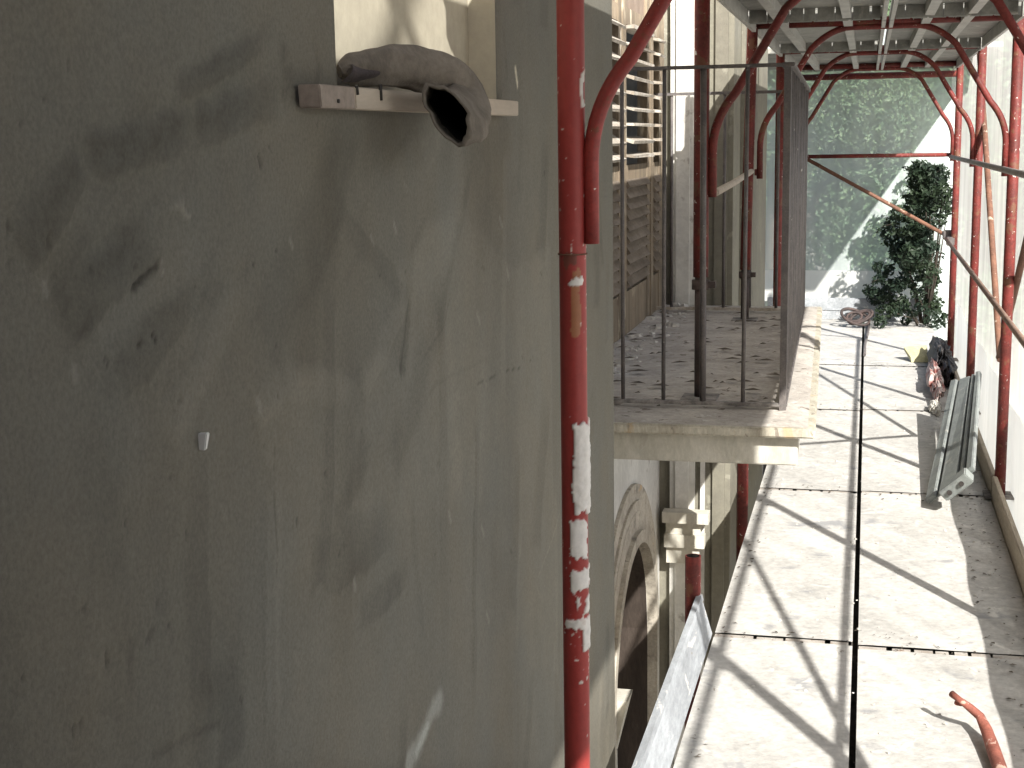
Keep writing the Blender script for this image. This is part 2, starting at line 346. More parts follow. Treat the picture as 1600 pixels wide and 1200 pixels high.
def smear(pts, w, tint, rgh, seed, speck=1.0):
    """broad feathered pass of the float that tore the mortar open"""
    global H, TN
    P = [wp(*p) for p in pts]; Q = []
    for i in range(len(P)-1):
        for k in range(5): Q.append((P[i][0]+(P[i+1][0]-P[i][0])*k/5, P[i][1]+(P[i+1][1]-P[i][1])*k/5))
    Q.append(P[-1]); m = np.zeros_like(YY); wv = w*(1+.55*vnoise(YY*9, ZZ*9, seed)); off = .35*w*vnoise(YY*22, ZZ*22, seed+1)
    for i, (a, b) in enumerate(zip(Q, Q[1:])):
        u, v, L = seg_coords(a, b); uc = np.clip(u, 0, 1); t = (i+.5)/len(Q); env = min(1, t*5, (1-t)*4)
        dd = np.hypot((u-uc)*L, v)+off; m = np.maximum(m, env*(1-sst(dd, .15*wv, wv)))
    sp = np.clip(.45+speck*(.9*spk+.7*rough_n), 0, 1.4)
    TN = TN+.8*tint*m*sp; H = H+rgh*m*(spk*.6+rough_n*.5-.25)
for a in (([(40, 410), (60, 320), (130, 240), (240, 200), (350, 165), (445, 140)], .030, -.24, .0020, 201), ([(275, 138), (350, 82), (430, 45)], .011, -.26, .0008, 203, .4), ([(440, 60), (450, 110), (440, 160)], .022, -.34, .0030, 205),
          ([(490, 60), (500, 110), (495, 140)], .018, -.34, .0030, 207), ([(85, 500), (92, 440), (140, 395), (205, 372)], .026, -.30, .0018, 209), ([(118, 528), (140, 495), (165, 480)], .010, -.34, .0016, 211),
          ([(160, 625), (188, 570), (240, 505), (310, 465), (400, 430)], .020, -.24, .0016, 213), ([(248, 632), (258, 612), (270, 600)], .008, -.36, .0022, 215), ([(205, 452), (245, 418)], .006, -.5, .0022, 217),
          ([(230, 325), (240, 312)], .008, -.4, .003, 219), ([(365, 435), (385, 420)], .012, -.3, .0018, 221), ([(300, 250), (380, 215), (470, 180)], .020, .10, .0004, 223, .3), ([(330, 470), (370, 380), (430, 300)], .034, .12, .0003, 225, .3),
          ([(520, 420), (530, 330), (545, 260)], .022, -.16, .0014, 227), ([(640, 400), (665, 345)], .010, -.3, .0022, 229), ([(200, 1080), (205, 1010)], .010, -.34, .0018, 231), ([(262, 1010), (268, 990)], .006, -.2, .001, 233),
          ([(590, 965), (612, 915), (640, 880)], .022, -.14, .0008, 235, .5), ([(540, 440), (560, 400)], .012, -.22, .0016, 237), ([(700, 120), (760, 115)], .014, -.26, .0016, 239), ([(786, 40), (792, 120)], .010, -.26, .0018, 241),
          ([(560, 600), (575, 575)], .007, -.3, .0014, 243), ([(520, 260), (600, 230), (700, 225)], .03, -.10, .0008, 245), ([(60, 640), (200, 700), (320, 720)], .05, .06, .0004, 247, .3), ([(500, 800), (620, 760), (740, 720)], .05, .07, .0003, 249, .3)):
    smear(*a)
def inside(pts):
    P = [wp(*p) for p in pts]; c = np.zeros(YY.shape, bool)
    y = YY+.006*wob; z = ZZ+.006*np.roll(wob, 40, 0)
    for (y1, z1), (y2, z2) in zip(P, P[1:]+P[:1]):
        c ^= ((z1 > z) != (z2 > z)) & (y < (y2-y1)*(z-z1)/(z2-z1+1e-12)+y1)
    return c
def blur(a, n):
    for _ in range(n): a = (a+np.roll(a, 1, 0)+np.roll(a, -1, 0)+np.roll(a, 1, 1)+np.roll(a, -1, 1))/5
    return a
SK = [(396, 655), (440, 597), (488, 570), (525, 585), (556, 602), (588, 545), (612, 560), (626, 588), (633, 470), (660, 350), (720, 330), (800, 420), (860, 380), (866, 1190), (428, 1190), (426, 760)]
msk = blur(inside(SK).astype(float), 2)                        # later skim coat, one edge standing proud
TN = TN+.125*msk; H = H+.0014*msk
SK2 = [(430, 905), (560, 852), (640, 812), (760, 775), (866, 760), (866, 1190), (430, 1190)]
msk = blur(inside(SK2).astype(float), 4); TN = TN-.05*msk; H = H-.0005*msk
for pts, wdt, t, h in (([(428, 690), (426, 740), (427, 800), (430, 850), (429, 920)], .0018, -.34, -.0007), ([(742, 600), (768, 590), (790, 579), (812, 575), (825, 568), (832, 557)], .0017, -.45, -.0008),
                       ([(742, 600), (741, 700), (738, 900)], .002, -.14, -.0004), ([(210, 450), (245, 415)], .006, -.45, -.002),
                       ([(240, 1182), (300, 1150), (340, 1130)], .006, -.2, -.0006), ([(840, 900), (860, 850), (875, 800)], .003, .25, .0004),
                       ([(405, 245), (408, 258)], .003, -.6, -.003), ([(165, 1022), (167, 1040)], .003, -.4, -.002), ([(268, 325), (282, 318)], .006, .35, .002),
                       ([(280, 330), (293, 340)], .006, .45, .002), ([(232, 1000), (240, 985)], .005, -.3, -.001), ([(660, 560), (690, 510), (700, 470)], .004, -.15, .0006),
                       ([(625, 590), (640, 470)], .004, -.22, -.0008), ([(655, 640), (680, 600), (760, 560)], .004, -.1, .0004)):
    poly(pts, wdt, t, h)
for k in range(44):                                             # pale scratch flecks left by the float
    px, py = rs.uniform(60, 840), rs.uniform(250, 1150); ln = rs.uniform(8, 22); poly([(px, py), (px+ln*.45, py+ln)], rs.uniform(.0014, .0026), rs.uniform(.06, .26), .0005)
for k in range(60):                                             # pits
    px, py = rs.uniform(10, 860), rs.uniform(60, 1190); poly([(px, py), (px+rs.uniform(-3, 3), py+rs.uniform(1, 6))], rs.uniform(.0018, .0035), -rs.uniform(.2, .5), -.0016)
colr = base[None, None]*np.clip(1+TN, .3, 1.7)[..., None]
colr *= np.stack([1+.10*WARM, 1+.01*WARM, 1-.10*WARM], -1)
def stain(pts, wdt, c, amt):
    global colr
    m = np.zeros_like(YY); P = [wp(*p) for p in pts]
    for a, b in zip(P, P[1:]):
        u, v, L = seg_coords(a, b); uc = np.clip(u, 0, 1); dd = np.hypot((u-uc)*L, v)+.5*wdt*wob; m = np.maximum(m, 1-sst(dd, .25*wdt, wdt))
    m = (m*amt)[..., None]; colr = colr*(1-m)+np.array(c)*m
stain([(640, 1190), (655, 1160), (672, 1120), (686, 1092)], .026, (.40, .41, .375), .5)
stain([(650, 1175), (668, 1135)], .013, (.5, .52, .47), .4)
stain([(806, 108), (809, 132)], .009, (.62, .58, .45), .95)
for p, wdt in (((455, 375), .004), ((252, 412), .005), ((70, 445), .006), ((400, 625), .005), ((115, 575), .006), ((616, 350), .005), ((780, 340), .005), ((580, 370), .004), ((745, 490), .006), ((752, 822), .006), ((760, 958), .006), ((550, 905), .006), ((790, 420), .005), ((700, 800), .005)):
    stain([p, (p[0]+4, p[1]+14)], wdt, (.30, .29, .25), .45)
# fade relief out at the niche and the outer corner
edge = np.minimum(np.abs(YY-WEND), 1)
near_n = np.maximum(np.maximum(n0-YY, YY-n1), np.maximum(nz0-ZZ, ZZ-nz1))
H = np.clip(H, -.004, .004)*sst(edge, 0, .03)*sst(np.abs(near_n), 0, .004)
V = np.stack([WX+H, YY, ZZ], -1).reshape(-1, 3)
ny, nz = len(ys), len(zs)
idx = np.arange(ny*nz).reshape(nz, ny)
F = np.stack([idx[:-1, :-1], idx[:-1, 1:], idx[1:, 1:], idx[1:, :-1]], -1).reshape(-1, 4)
cy_ = (YY[:-1, :-1]+YY[:-1, 1:]).ravel()/2; cz_ = (ZZ[:-1, :-1]+ZZ[1:, :-1]).ravel()/2
keep = ~((cy_ > n0) & (cy_ < n1) & (cz_ > nz0) & (cz_ < nz1)); F = F[keep]
PLASTER = attr_mat('trowelled_grey_mortar', bump=.32, bscale=210, fine=.20)
grid_mesh('wall', V, F, PLASTER, bld, tuple(bld.location), colr.reshape(-1, 3))
mb = MB()                                                       # the rest of that wall and its outer corner
for (ya, yb, za, zb) in ((-4, .74, GZ, 5), (.74, WEND, GZ, -.22), (.74, WEND, 2.2, 5)):
    mb.quad((WX, ya, za), (WX, yb, za), (WX, yb, zb), (WX, ya, zb))
mb.quad((WX, WEND, GZ), (FX, WEND, GZ), (FX, WEND, 5), (WX, WEND, 5))
mb.quad((-3, -4, GZ), (WX, -4, GZ), (WX, -4, 5), (-3, -4, 5))
part(mb, 'wall', OLIVE, bld)
# niche reveal
nd = WX-.045; mb = MB()
mb.quad((nd, n0, nz0), (nd, n1, nz0), (nd, n1, nz1), (nd, n0, nz1))
mb.quad((WX-.001, n1, nz0), (WX-.001, n1, nz1), (nd, n1, nz1), (nd, n1, nz0))
mb.quad((WX-.001, n0, nz0), (nd, n0, nz0), (nd, n0, nz1), (WX-.001, n0, nz1))
mb.quad((WX-.001, n0, nz0), (WX-.001, n1, nz0), (nd, n1, nz0), (nd, n0, nz0))
mb.quad((WX-.001, n0, nz1), (nd, n0, nz1), (nd, n1, nz1), (WX-.001, n1, nz1))
part(mb, 'niche', NICHE, bld)

# --- recessed facade with balcony door and, below, an arched doorway
DY0, DY1, DZ1 = 4.25, 6.28, 2.75          # balcony door opening
AY0, AY1, AC, ATOP = 4.95, 6.02, -.72, -.19   # arched doorway below: jambs, spring height, crown
mb = MB()
def fq(y0, y1, z0, z1, x=FX): mb.quad((x, y0, z0), (x, y1, z0), (x, y1, z1), (x, y0, z1))
mid = (AY0+AY1)/2; hw = (AY1-AY0)/2
def archz(y, pad=0): t = min(1, abs(y-mid)/(hw+pad)); return AC+(ATOP-AC+pad)*math.sqrt(max(0, 1-t*t))
fq(WEND, AY0, GZ, .655); fq(AY1, RY, GZ, .655)
NA = 26
for i in range(NA):
    a = AY0+(AY1-AY0)*i/NA; b = AY0+(AY1-AY0)*(i+1)/NA
    mb.quad((FX, a, archz(a)), (FX, b, archz(b)), (FX, b, .655), (FX, a, .655))
part(mb, 'lower_facade', WHITEWASH, bld)
mb = MB(); fq(WEND, DY0, .655, 5); fq(DY1, RY, .655, 5); fq(DY0, DY1, DZ1, 5)
mb.quad((FX, DY1, .655), (FX-.5, DY1, .655), (FX-.5, DY1, DZ1), (FX, DY1, DZ1)); mb.quad((FX, DY0, DZ1), (FX, DY1, DZ1), (FX-.2, DY1, DZ1), (FX-.2, DY0, DZ1))
part(mb, 'facade', CREAM, bld)
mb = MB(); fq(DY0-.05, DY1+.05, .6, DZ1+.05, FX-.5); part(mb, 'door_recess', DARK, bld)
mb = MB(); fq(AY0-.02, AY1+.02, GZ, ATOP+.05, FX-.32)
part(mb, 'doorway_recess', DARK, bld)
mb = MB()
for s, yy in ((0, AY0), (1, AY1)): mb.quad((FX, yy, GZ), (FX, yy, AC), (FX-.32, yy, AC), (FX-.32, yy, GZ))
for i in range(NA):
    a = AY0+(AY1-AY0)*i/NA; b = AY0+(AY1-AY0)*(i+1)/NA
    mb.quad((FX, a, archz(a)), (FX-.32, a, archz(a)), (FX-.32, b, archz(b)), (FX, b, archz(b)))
part(mb, 'doorway_reveal', DOORDARK, bld)
# two stepped bands of moulding round the arch
for pad0, pad1, dep, nm in ((.0, .13, .045, 'arch_moulding'), (.13, .24, .025, 'arch_moulding')):
    mb = MB(); pts = []
    NN = 30
    prof = []
    for i in range(NN+1):
        t = math.pi*(1-i/NN)
        def pnt(pad): return (mid+(hw+pad)*math.cos(t), AC+(ATOP-AC+pad)*math.sin(t))
        prof.append((pnt(pad0), pnt(pad1)))
    prof = [((AY0-pad0, GZ), (AY0-pad1, GZ))]+prof+[((AY1+pad0, GZ), (AY1+pad1, GZ))]
    for (a, b), (c, d) in zip(prof, prof[1:]):
        x = FX+dep; xm = FX+dep*.6
        am = ((a[0]*.6+b[0]*.4), (a[1]*.6+b[1]*.4)); cm = ((c[0]*.6+d[0]*.4), (c[1]*.6+d[1]*.4))
        mb.quad((FX, *a), (FX, *c), (x, *c), (x, *a)); mb.quad((x, *a), (x, *c), (x, *cm), (x, *am))
        mb.quad((x, *am), (x, *cm), (xm, *cm), (xm, *am)); mb.quad((xm, *am), (xm, *cm), (xm, *d), (xm, *b)); mb.quad((xm, *b), (xm, *d), (FX, *d), (FX, *b))
    part(mb, nm, STONE, bld)
mb = MB().box((FX-.29, AY0+.02, -2.2), (FX-.25, AY1-.02, -.6)); mb.box((FX-.25, AY0+.05, -1.02), (FX-.2, AY1-.05, -.92)); part(mb, 'doorway_board', DOORDARK, bld)
mb = MB(); mb.hexa([(FX, 4.98, -.86), (FX+.03, 4.98, -.86), (FX+.03, 5.06, -.86), (FX, 5.06, -.86), (FX, 4.96, -.63), (FX+.085, 4.96, -.63), (FX+.085, 5.08, -.63), (FX, 5.08, -.63)])
mb.box((FX, 4.99, -2.2), (FX+.03, 5.05, -.863)); part(mb, 'stone_bracket', CREAM, bld)

# --- return wall and the projecting wing beyond it
mb = MB(); mb.quad((FX, RY, GZ), (WX, RY, GZ), (WX, RY, 5), (FX, RY, 5)); mb.quad((WX, RY, GZ), (WX, 8.55, GZ), (WX, 8.55, 5), (WX, RY, 5)); mb.quad((WX, 8.55, GZ), (-3, 8.55, GZ), (-3, 8.55, 5), (WX, 8.55, 5))
part(mb, 'wing_wall', OLIVE, bld)
mb = MB().box((-.848, RY-.035, GZ), (-.735, RY, 5)); mb.box((-.822, RY-.05, GZ), (-.762, RY-.035, 5)); part(mb, 'pilaster', WHITEWASH, bld)
pl = bld.children[-1]
mb = MB()
for k, (z0, z1, e) in enumerate(((-.50, -.42, .03), (-.42, -.36, .055), (-.36, -.31, .035), (-.30, -.25, .075))): mb.box((-.848-e*.3, RY-.052-e, z0), (-.735+e, RY-.0505, z1))
sub(mb, 'capital', CREAM, pl, bld)
mb = MB().box((-.71, RY-.02, GZ), (-.69, RY, 5)); part(mb, 'corner_bead', WHITEWASH, bld)
mb = MB().box((-.655, RY-.018, GZ), (-.60, RY, 5)); part(mb, 'plaster_band', OLIVE, bld)
mb = MB().box((-.574, RY+.35, GZ), (-.555, RY+.8, 5)); part(mb, 'plaster_band', OLIVE, bld)

# --- shutters of the balcony door (leaves folded against the opening)
def shutter(y0, y1, x, broken):
    s = MB(); st = .07; z0, z1 = .70, 2.70
    for a, b in ((y0, y0+st), (y1-st, y1)): s.box((x-.02, a, z0), (x+.02, b, z1))
    for a, b in ((z0, z0+.16), (1.27, 1.33), (1.84, 1.90), (z1-.1, z1)): s.box((x-.018, y0+st, a), (x+.018, y1-st, b))
    fr = part(s, 'shutter', SHUT, bld)
    q = MB().box((x-.012, y0+st, 1.90), (x+.008, y1-st, 2.60)); sub(q, 'panel', SHUTRED, fr, bld)
    def slat(zc, tilt, mat, dx=0, wid=.058):
        c, sn = math.cos(tilt), math.sin(tilt); b = MB(); hw_, th = wid/2, .0055
        P = []
        for (u, v) in ((-hw_, -th), (hw_, -th), (hw_, th), (-hw_, th)): P.append((u*c-v*sn, u*sn+v*c))
        cc = [(x+dx+P[i][0], yy, zc+P[i][1]) for yy in (y0+st-.004, y1-st+.004) for i in range(4)]
        b.hexa(cc, jig=.002); sub(b, 'slat', mat, fr, bld)
    for k in range(9): slat(1.365+k*.058, -.55 if not broken else -.10+random.uniform(-.22, .16), SLAT, .02, .06)
    for k in range(10): slat(.90+k*.041, -1.0, LOUV, .016, .05)
    return fr
shutter(4.35, 5.20, FX+.01, False)
shutter(5.21, 5.86, FX+.014, True)
shutter(5.87, 6.17, FX+.018, True)
mb = MB().box((FX-.04, 6.18, .69), (FX+.035, 6.28, 2.75)); part(mb, 'door_jamb', SHUT, bld, .004)
mb = MB().box((FX-.01, 6.285, .69), (FX+.02, 6.365, 4.0)); part(mb, 'door_surround', CREAM, bld)

# --- balcony slab and railing
SX = -.112; SF = 3.62
SX2 = -.178
mb = MB().hexa([(FX, SF, .665), (SX, SF, .665), (SX2, RY-.055, .665), (FX, RY-.055, .665), (FX, SF, .69), (SX, SF, .69), (SX2, RY-.055, .69), (FX, RY-.055, .69)]); sl_ = part(mb, 'balcony_slab', SLAB, bld, .004)
mb = MB().hexa([(FX, SF+.04, .585), (SX-.045, SF+.04, .585), (SX2-.045, RY-.056, .585), (FX, RY-.056, .585), (FX, SF+.04, .6645), (SX-.045, SF+.04, .6645), (SX2-.045, RY-.056, .6645), (FX, RY-.056, .6645)]); sub(mb, 'soffit_block', CREAM, sl_, bld, .003)
yv = np.linspace(SF+.02, RY-.07, 90); xv = np.linspace(FX+.003, SX-.02, 40); XX, Y2 = np.meshgrid(xv, yv)
hz = .6945+.003*vnoise(XX*20, Y2*20, 31)+.012*sst(-XX, .78, .9)*(.5+.5*vnoise(XX*25, Y2*25, 32))
ed = np.minimum.reduce([XX-xv[0], xv[-1]-XX, Y2-yv[0], yv[-1]-Y2]); hz = np.where(ed < .006, .6903, hz); XX = FX+(XX-FX)*(1+((SX2-.02-FX)/(SX-.02-FX)-1)*(Y2-yv[0])/(yv[-1]-yv[0]))
id2 = np.arange(XX.size).reshape(XX.shape)
sf = grid_mesh('dusty_floor', np.stack([XX, Y2, hz], -1).reshape(-1, 3), np.stack([id2[:-1, :-1], id2[:-1, 1:], id2[1:, 1:], id2[1:, :-1]], -1).reshape(-1, 4), FLOOR, sl_, tuple(bld.location))
RC = -.207; RCF = -.250; R0, R1, RT, RB = 3.85, 6.05, 1.608, .712
def rbar(m, x0, x1, hw_, z0, z1): return m.hexa([(x0-hw_, R0+.012, z0), (x0+hw_, R0+.012, z0), (x1+hw_, R1-.01, z0), (x1-hw_, R1-.01, z0), (x0-hw_, R0+.012, z1), (x0+hw_, R0+.012, z1), (x1+hw_, R1-.01, z1), (x1-hw_, R1-.01, z1)])
rl = bpy.data.objects.new('balcony_railing', None); col.objects.link(rl); rl.parent = bld; rl.empty_display_size = .1
sub(MB().box((-.90, R0-.012, RT-.0045), (RC+.018, R0+.012, RT+.0045)), 'top_rail', DARKIRON, rl, bld, .002); sub(rbar(MB(), RC, RCF, .018, RT-.004, RT+.007), 'top_rail', DARKIRON, rl, bld, .002)
sub(MB().box((-.90, R1-.01, RT-.006), (RCF+.016, R1+.01, RT+.006)), 'top_rail', DARKIRON, rl, bld)
sub(MB().box((-.90, R0-.010, RB-.008), (RC+.012, R0+.010, RB+.002)), 'bottom_rail', DUSTIRON, rl, bld, .002); sub(rbar(MB(), RC, RCF, .010, RB-.008, RB+.008), 'bottom_rail', DARKIRON, rl, bld)
sub(MB().box((-.90, R1-.01, RB-.008), (RCF+.012, R1+.01, RB+.004)), 'bottom_rail', SLAT, rl, bld)
for x in (-.85, -.746, -.643, -.531, -.423, -.314): sub(MB().tube([(x, R0, RB-.005), (x+random.uniform(-.004, .004), R0, RT)], (.0056 if x != -.423 else .0085), 8), 'baluster', DARKIRON, rl, bld)
for x in (-.80, -.69, -.58, -.47, -.36, -.29): sub(MB().tube([(x, R1, RB), (x, R1, RT)], .0065, 8), 'baluster', DARKIRON, rl, bld)
for k in range(21): y = R0+.1+k*.1; xx = RC+(RCF-RC)*(y-R0)/(R1-R0); sub(MB().tube([(xx, y, RB-.005), (xx+random.uniform(-.003, .003), y, RT)], .0085, 8), 'baluster', DARKIRON, rl, bld)
for y, xx in ((R0, RC), (R1, RCF)): sub(MB().box((xx-.009, y-.009, .69), (xx+.009, y+.009, RT-.006)), 'corner_post', DARKIRON, rl, bld)
# litter on the balcony floor
def scatter(name, label, n, fn, mat, kind_cat):
    m = MB()
    for i in range(n): fn(m)
    o = m.build(name, mat); tag(o, label, kind_cat, kind='stuff'); return o
def leaf_flat(m):
    x = random.uniform(-.86, -.24); y = random.uniform(3.75, 6.2); a = random.gauss(.0, .5); L = random.uniform(.008, .034); wd = L*random.uniform(.25, .5); z = .701+random.uniform(0, .004)
    c, s = math.cos(a), math.sin(a)
    P = [(-L, 0, 0), (0, -wd, .004), (L, 0, .003), (0, wd, .006)]
    m.poly([(x+p[0]*c-p[1]*s, y+p[0]*s+p[1]*c, z+p[2]) for p in P])
scatter('dry_leaf_litter', 'dry brown leaf scraps strewn over the dusty balcony floor', 95, leaf_flat, LEAFDRY, 'leaf litter')
def pebble(m, xr, yr, z, smin, smax):
    x, y, s = random.uniform(*xr), random.uniform(*yr), random.uniform(smin, smax)*random.random()**.7+smin*.4
    h = [(-1, -1, 0), (1, -1, 0), (1, 1, 0), (-1, 1, 0), (-.7, -.6, 1), (.6, -.7, 1), (.7, .6, 1), (-.6, .7, 1)]
    a = random.uniform(0, 6.3); c, sn = math.cos(a), math.sin(a)
    m.hexa([(x+(p[0]*c-p[1]*sn)*s, y+(p[0]*sn+p[1]*c)*s*.8, z+p[2]*s*.8) for p in h], jig=s*.2)
scatter('plaster_rubble', 'pale plaster crumbs along the foot of the balcony shutters', 130, lambda m: pebble(m, (-.89, -.72), (4.2, 6.3), .693, .005, .02), CHIP, 'rubble')
scatter('plaster_crumbs', 'small plaster crumbs scattered over the deck planks', 420, lambda m: pebble(m, (-.39, .49), (2.9, 9.0), .0005, .001, .0055), CHIP, 'rubble')

def grit(m):
    q = random.random()
    if q < .45: x, y = random.uniform(.36, .50), random.uniform(3.0, 9.0)
    elif q < .75: x, y = random.uniform(-.39, .49), random.choice([4.0, 5.79, 7.6, 9.15])+random.gauss(0, .05)
    else: x, y = random.uniform(-.39, -.34), random.uniform(3, 8.5)
    a = random.uniform(0, 6.3); L = random.uniform(.002, .011); c, s_ = math.cos(a), math.sin(a); wd = L*random.uniform(.2, .7)
    m.poly([(x+u*c-v*s_, y+u*s_+v*c, .003+h) for u, v, h in ((-L, 0, 0), (0, -wd, .001), (L, 0, 0), (0, wd, .002))])
scatter('dark_grit', 'dark grit and wood splinters swept to the edges and joints of the deck', 520, grit, LEAFDRY, 'grit')

# ------------------------------------------------------------------ scaffold decks
def hook_row(y, x0, x1, z):                     # the slotted steel end strip with its hook teeth
    m = MB(); m.box((x0, y, z-.047), (x1, y+.026, z-.043)); x = x0+.001
    while x < x1-.012:
        w_ = min(random.choice([.035, .05, .075, .11]), x1-.001-x)
        m.box((x, y-.001, z-.0425), (x+w_, y+.0265+random.uniform(-.003, .002), z-.0008-random.uniform(0, .0018))); x += w_+random.choice([.007, .010, .016])
    return m
def deck_plank(x0, x1, y0, y1, z, label, seed):
    t = thing('deck_plank', ((x0+x1)/2, y0, z), label, 'scaffold plank', 'scaffold planks of the walkway')
    r = np.random.RandomState(seed)
    ys_ = np.linspace(y0+.004, y1-.032, 40); xs_ = np.linspace(x0, x1, 14); X, Y = np.meshgrid(xs_, ys_)
    dz = .0012*vnoise(X*9, Y*4, seed)+.0006*vnoise(X*60, Y*60, seed+1); Z = z+dz; rim = (X <= x0+1e-6) | (X >= x1-1e-6)
    Z = np.where(rim, z-.0015, Z); Y = Y+np.where(Y >= ys_[-1]-1e-6, .0025*vnoise(X*40, Y, seed+2), 0)+np.where(Y <= ys_[0]+1e-6, .0025*vnoise(X*40, Y, seed+3), 0); i = np.arange(X.size).reshape(X.shape)
    b = MB(); b.v = [tuple(p) for p in np.stack([X, Y, Z], -1).reshape(-1, 3)]
    b.f = [tuple(q) for q in np.stack([i[:-1, :-1], i[:-1, 1:], i[1:, 1:], i[1:, :-1]], -1).reshape(-1, 4)]; b.sm = [True]*len(b.f)
    part(b, 'board', DECK, t)
    s = MB(); s.box((x0, y0+.016, z-.05), (x0+.003, y1-.016, z-.002)); s.box((x1-.003, y0+.016, z-.05), (x1, y1-.016, z-.002)); s.quad((x0+.003, y0+.016, z-.05), (x0+.003, y1-.016, z-.05), (x1-.003, y1-.016, z-.05), (x1-.003, y0+.016, z-.05))
    s.box((x0-.0105, y0+.004, z-.062), (x0-.0002, y1-.004, z-.056)); s.box((x1+.0002, y0+.004, z-.052), (x1+.0115, y1-.004, z-.046))
    part(s, 'side_channel', CHANNEL, t)
    part(hook_row(y1-.030, x0+.001, x1-.001, z), 'end_strip', DECKEND, t)
    return t
ROWS = [(-3.2, .4), (.4, 2.2), (2.2, 4.0), (4.0, 5.8), (5.8, 7.6), (7.6, 9.15), (9.15, 11.55)]
OFFR = [0, 0, .03, -.02, .02, .04, 0]
LLAB = ['long left-hand deck plank behind the viewer', 'hidden left-hand deck plank just behind the viewer', 'nearest left-hand deck plank beside the grey toe board', 'left-hand deck plank reaching under the near end of the balcony', 'left-hand deck plank alongside the far half of the balcony', 'left-hand deck plank just past the balcony, one short of the last', 'farthest left-hand deck plank, under the coiled wire']
RLAB = ['long right-hand deck plank behind the viewer', 'hidden right-hand deck plank just behind the viewer', 'nearest right-hand deck plank, with the bent rusty tube on it', 'right-hand deck plank whose far end touches the leaning grey metal panel', 'right-hand deck plank beside the leaning grey metal panel', 'right-hand deck plank beside the torn bag and yellow scrap', 'farthest right-hand deck plank, under the dark leafy bush']
for i, (a, b) in enumerate(ROWS):
    ll, rr = LLAB[i], RLAB[i]
    deck_plank(-.40, -.009, a, b, 0, ll, 40+i)
    deck_plank(.007, .505, a+OFFR[i], b+(OFFR[i+1] if i+1 < len(ROWS) else 0), -.001, rr, 60+i)
CZ = 1.88
def roof_plank(x0, x1, y0, y1, z, label, ribs):
    t = thing('roof_plank', ((x0+x1)/2, y0, z), label, 'scaffold plank', 'planks of the level overhead')
    e_ = .012 if y0 > 3 else .0005
    part(MB().box((x0, y0+e_, z), (x1, y1-e_, z+.006)), 'sheet', CEIL, t)
    for xr in ribs: part(MB().box((xr-.016, y0+.03, z-.04), (xr+.016, y1-.03, z-.0005), jig=.001), 'rib', RIB, t)
    for xe in (x0, x1-.014): part(MB().box((xe, y0+.013, z-.05), (xe+.014, y1-.013, z-.0005)), 'edge_rail', RIB, t)
    m = MB(); x = x0+.02
    for yy in (y0+.014, y1-.026):
        x = x0+.018
        while x < x1-.03:
            w_ = min(random.uniform(.03, .08), x1-.02-x); m.box((x, yy, z-.045), (x+w_, yy+.012, z-.001)); x += w_+random.uniform(.003, .009)
    part(m, 'end_strip', CEIL, t)
CROWS = [(-3.6, -1.9), (-1.9, -.2), (-.2, 1.80), (1.80, 3.5), (3.5, 5.42), (5.42, 7.35), (7.35, 9.5)]
cl = ['overhead plank behind the viewer, out of view', 'overhead plank behind the viewer, out of view', 'overhead plank above the viewer, out of view', 'overhead plank above the viewer, out of view',
      'nearest %s overhead plank, cut by the top edge', 'middle %s overhead plank between the two leaking joints', 'farthest %s overhead plank, ending at the end rail']
for i, (a, b) in enumerate(CROWS):
    roof_plank(-.372 if i == 2 else -.45, .052, a, b, CZ, cl[i] % 'left' if '%' in cl[i] else cl[i], (-.325, -.085))
    roof_plank(.066, .53, a, b, CZ, cl[i] % 'right' if '%' in cl[i] else cl[i], (.20, .345))
# deck round the corner, one hand higher; unseen, sized to shade the far net
t = thing('roof_plank', (.1, 9.6, 1.96), 'unseen wide overhead plank round the corner, sized to shade the far net', 'scaffold plank')
part(MB().box((-1.1, 9.56, 1.96), (.80, 11.9, 1.99)), 'sheet', CEIL, t)

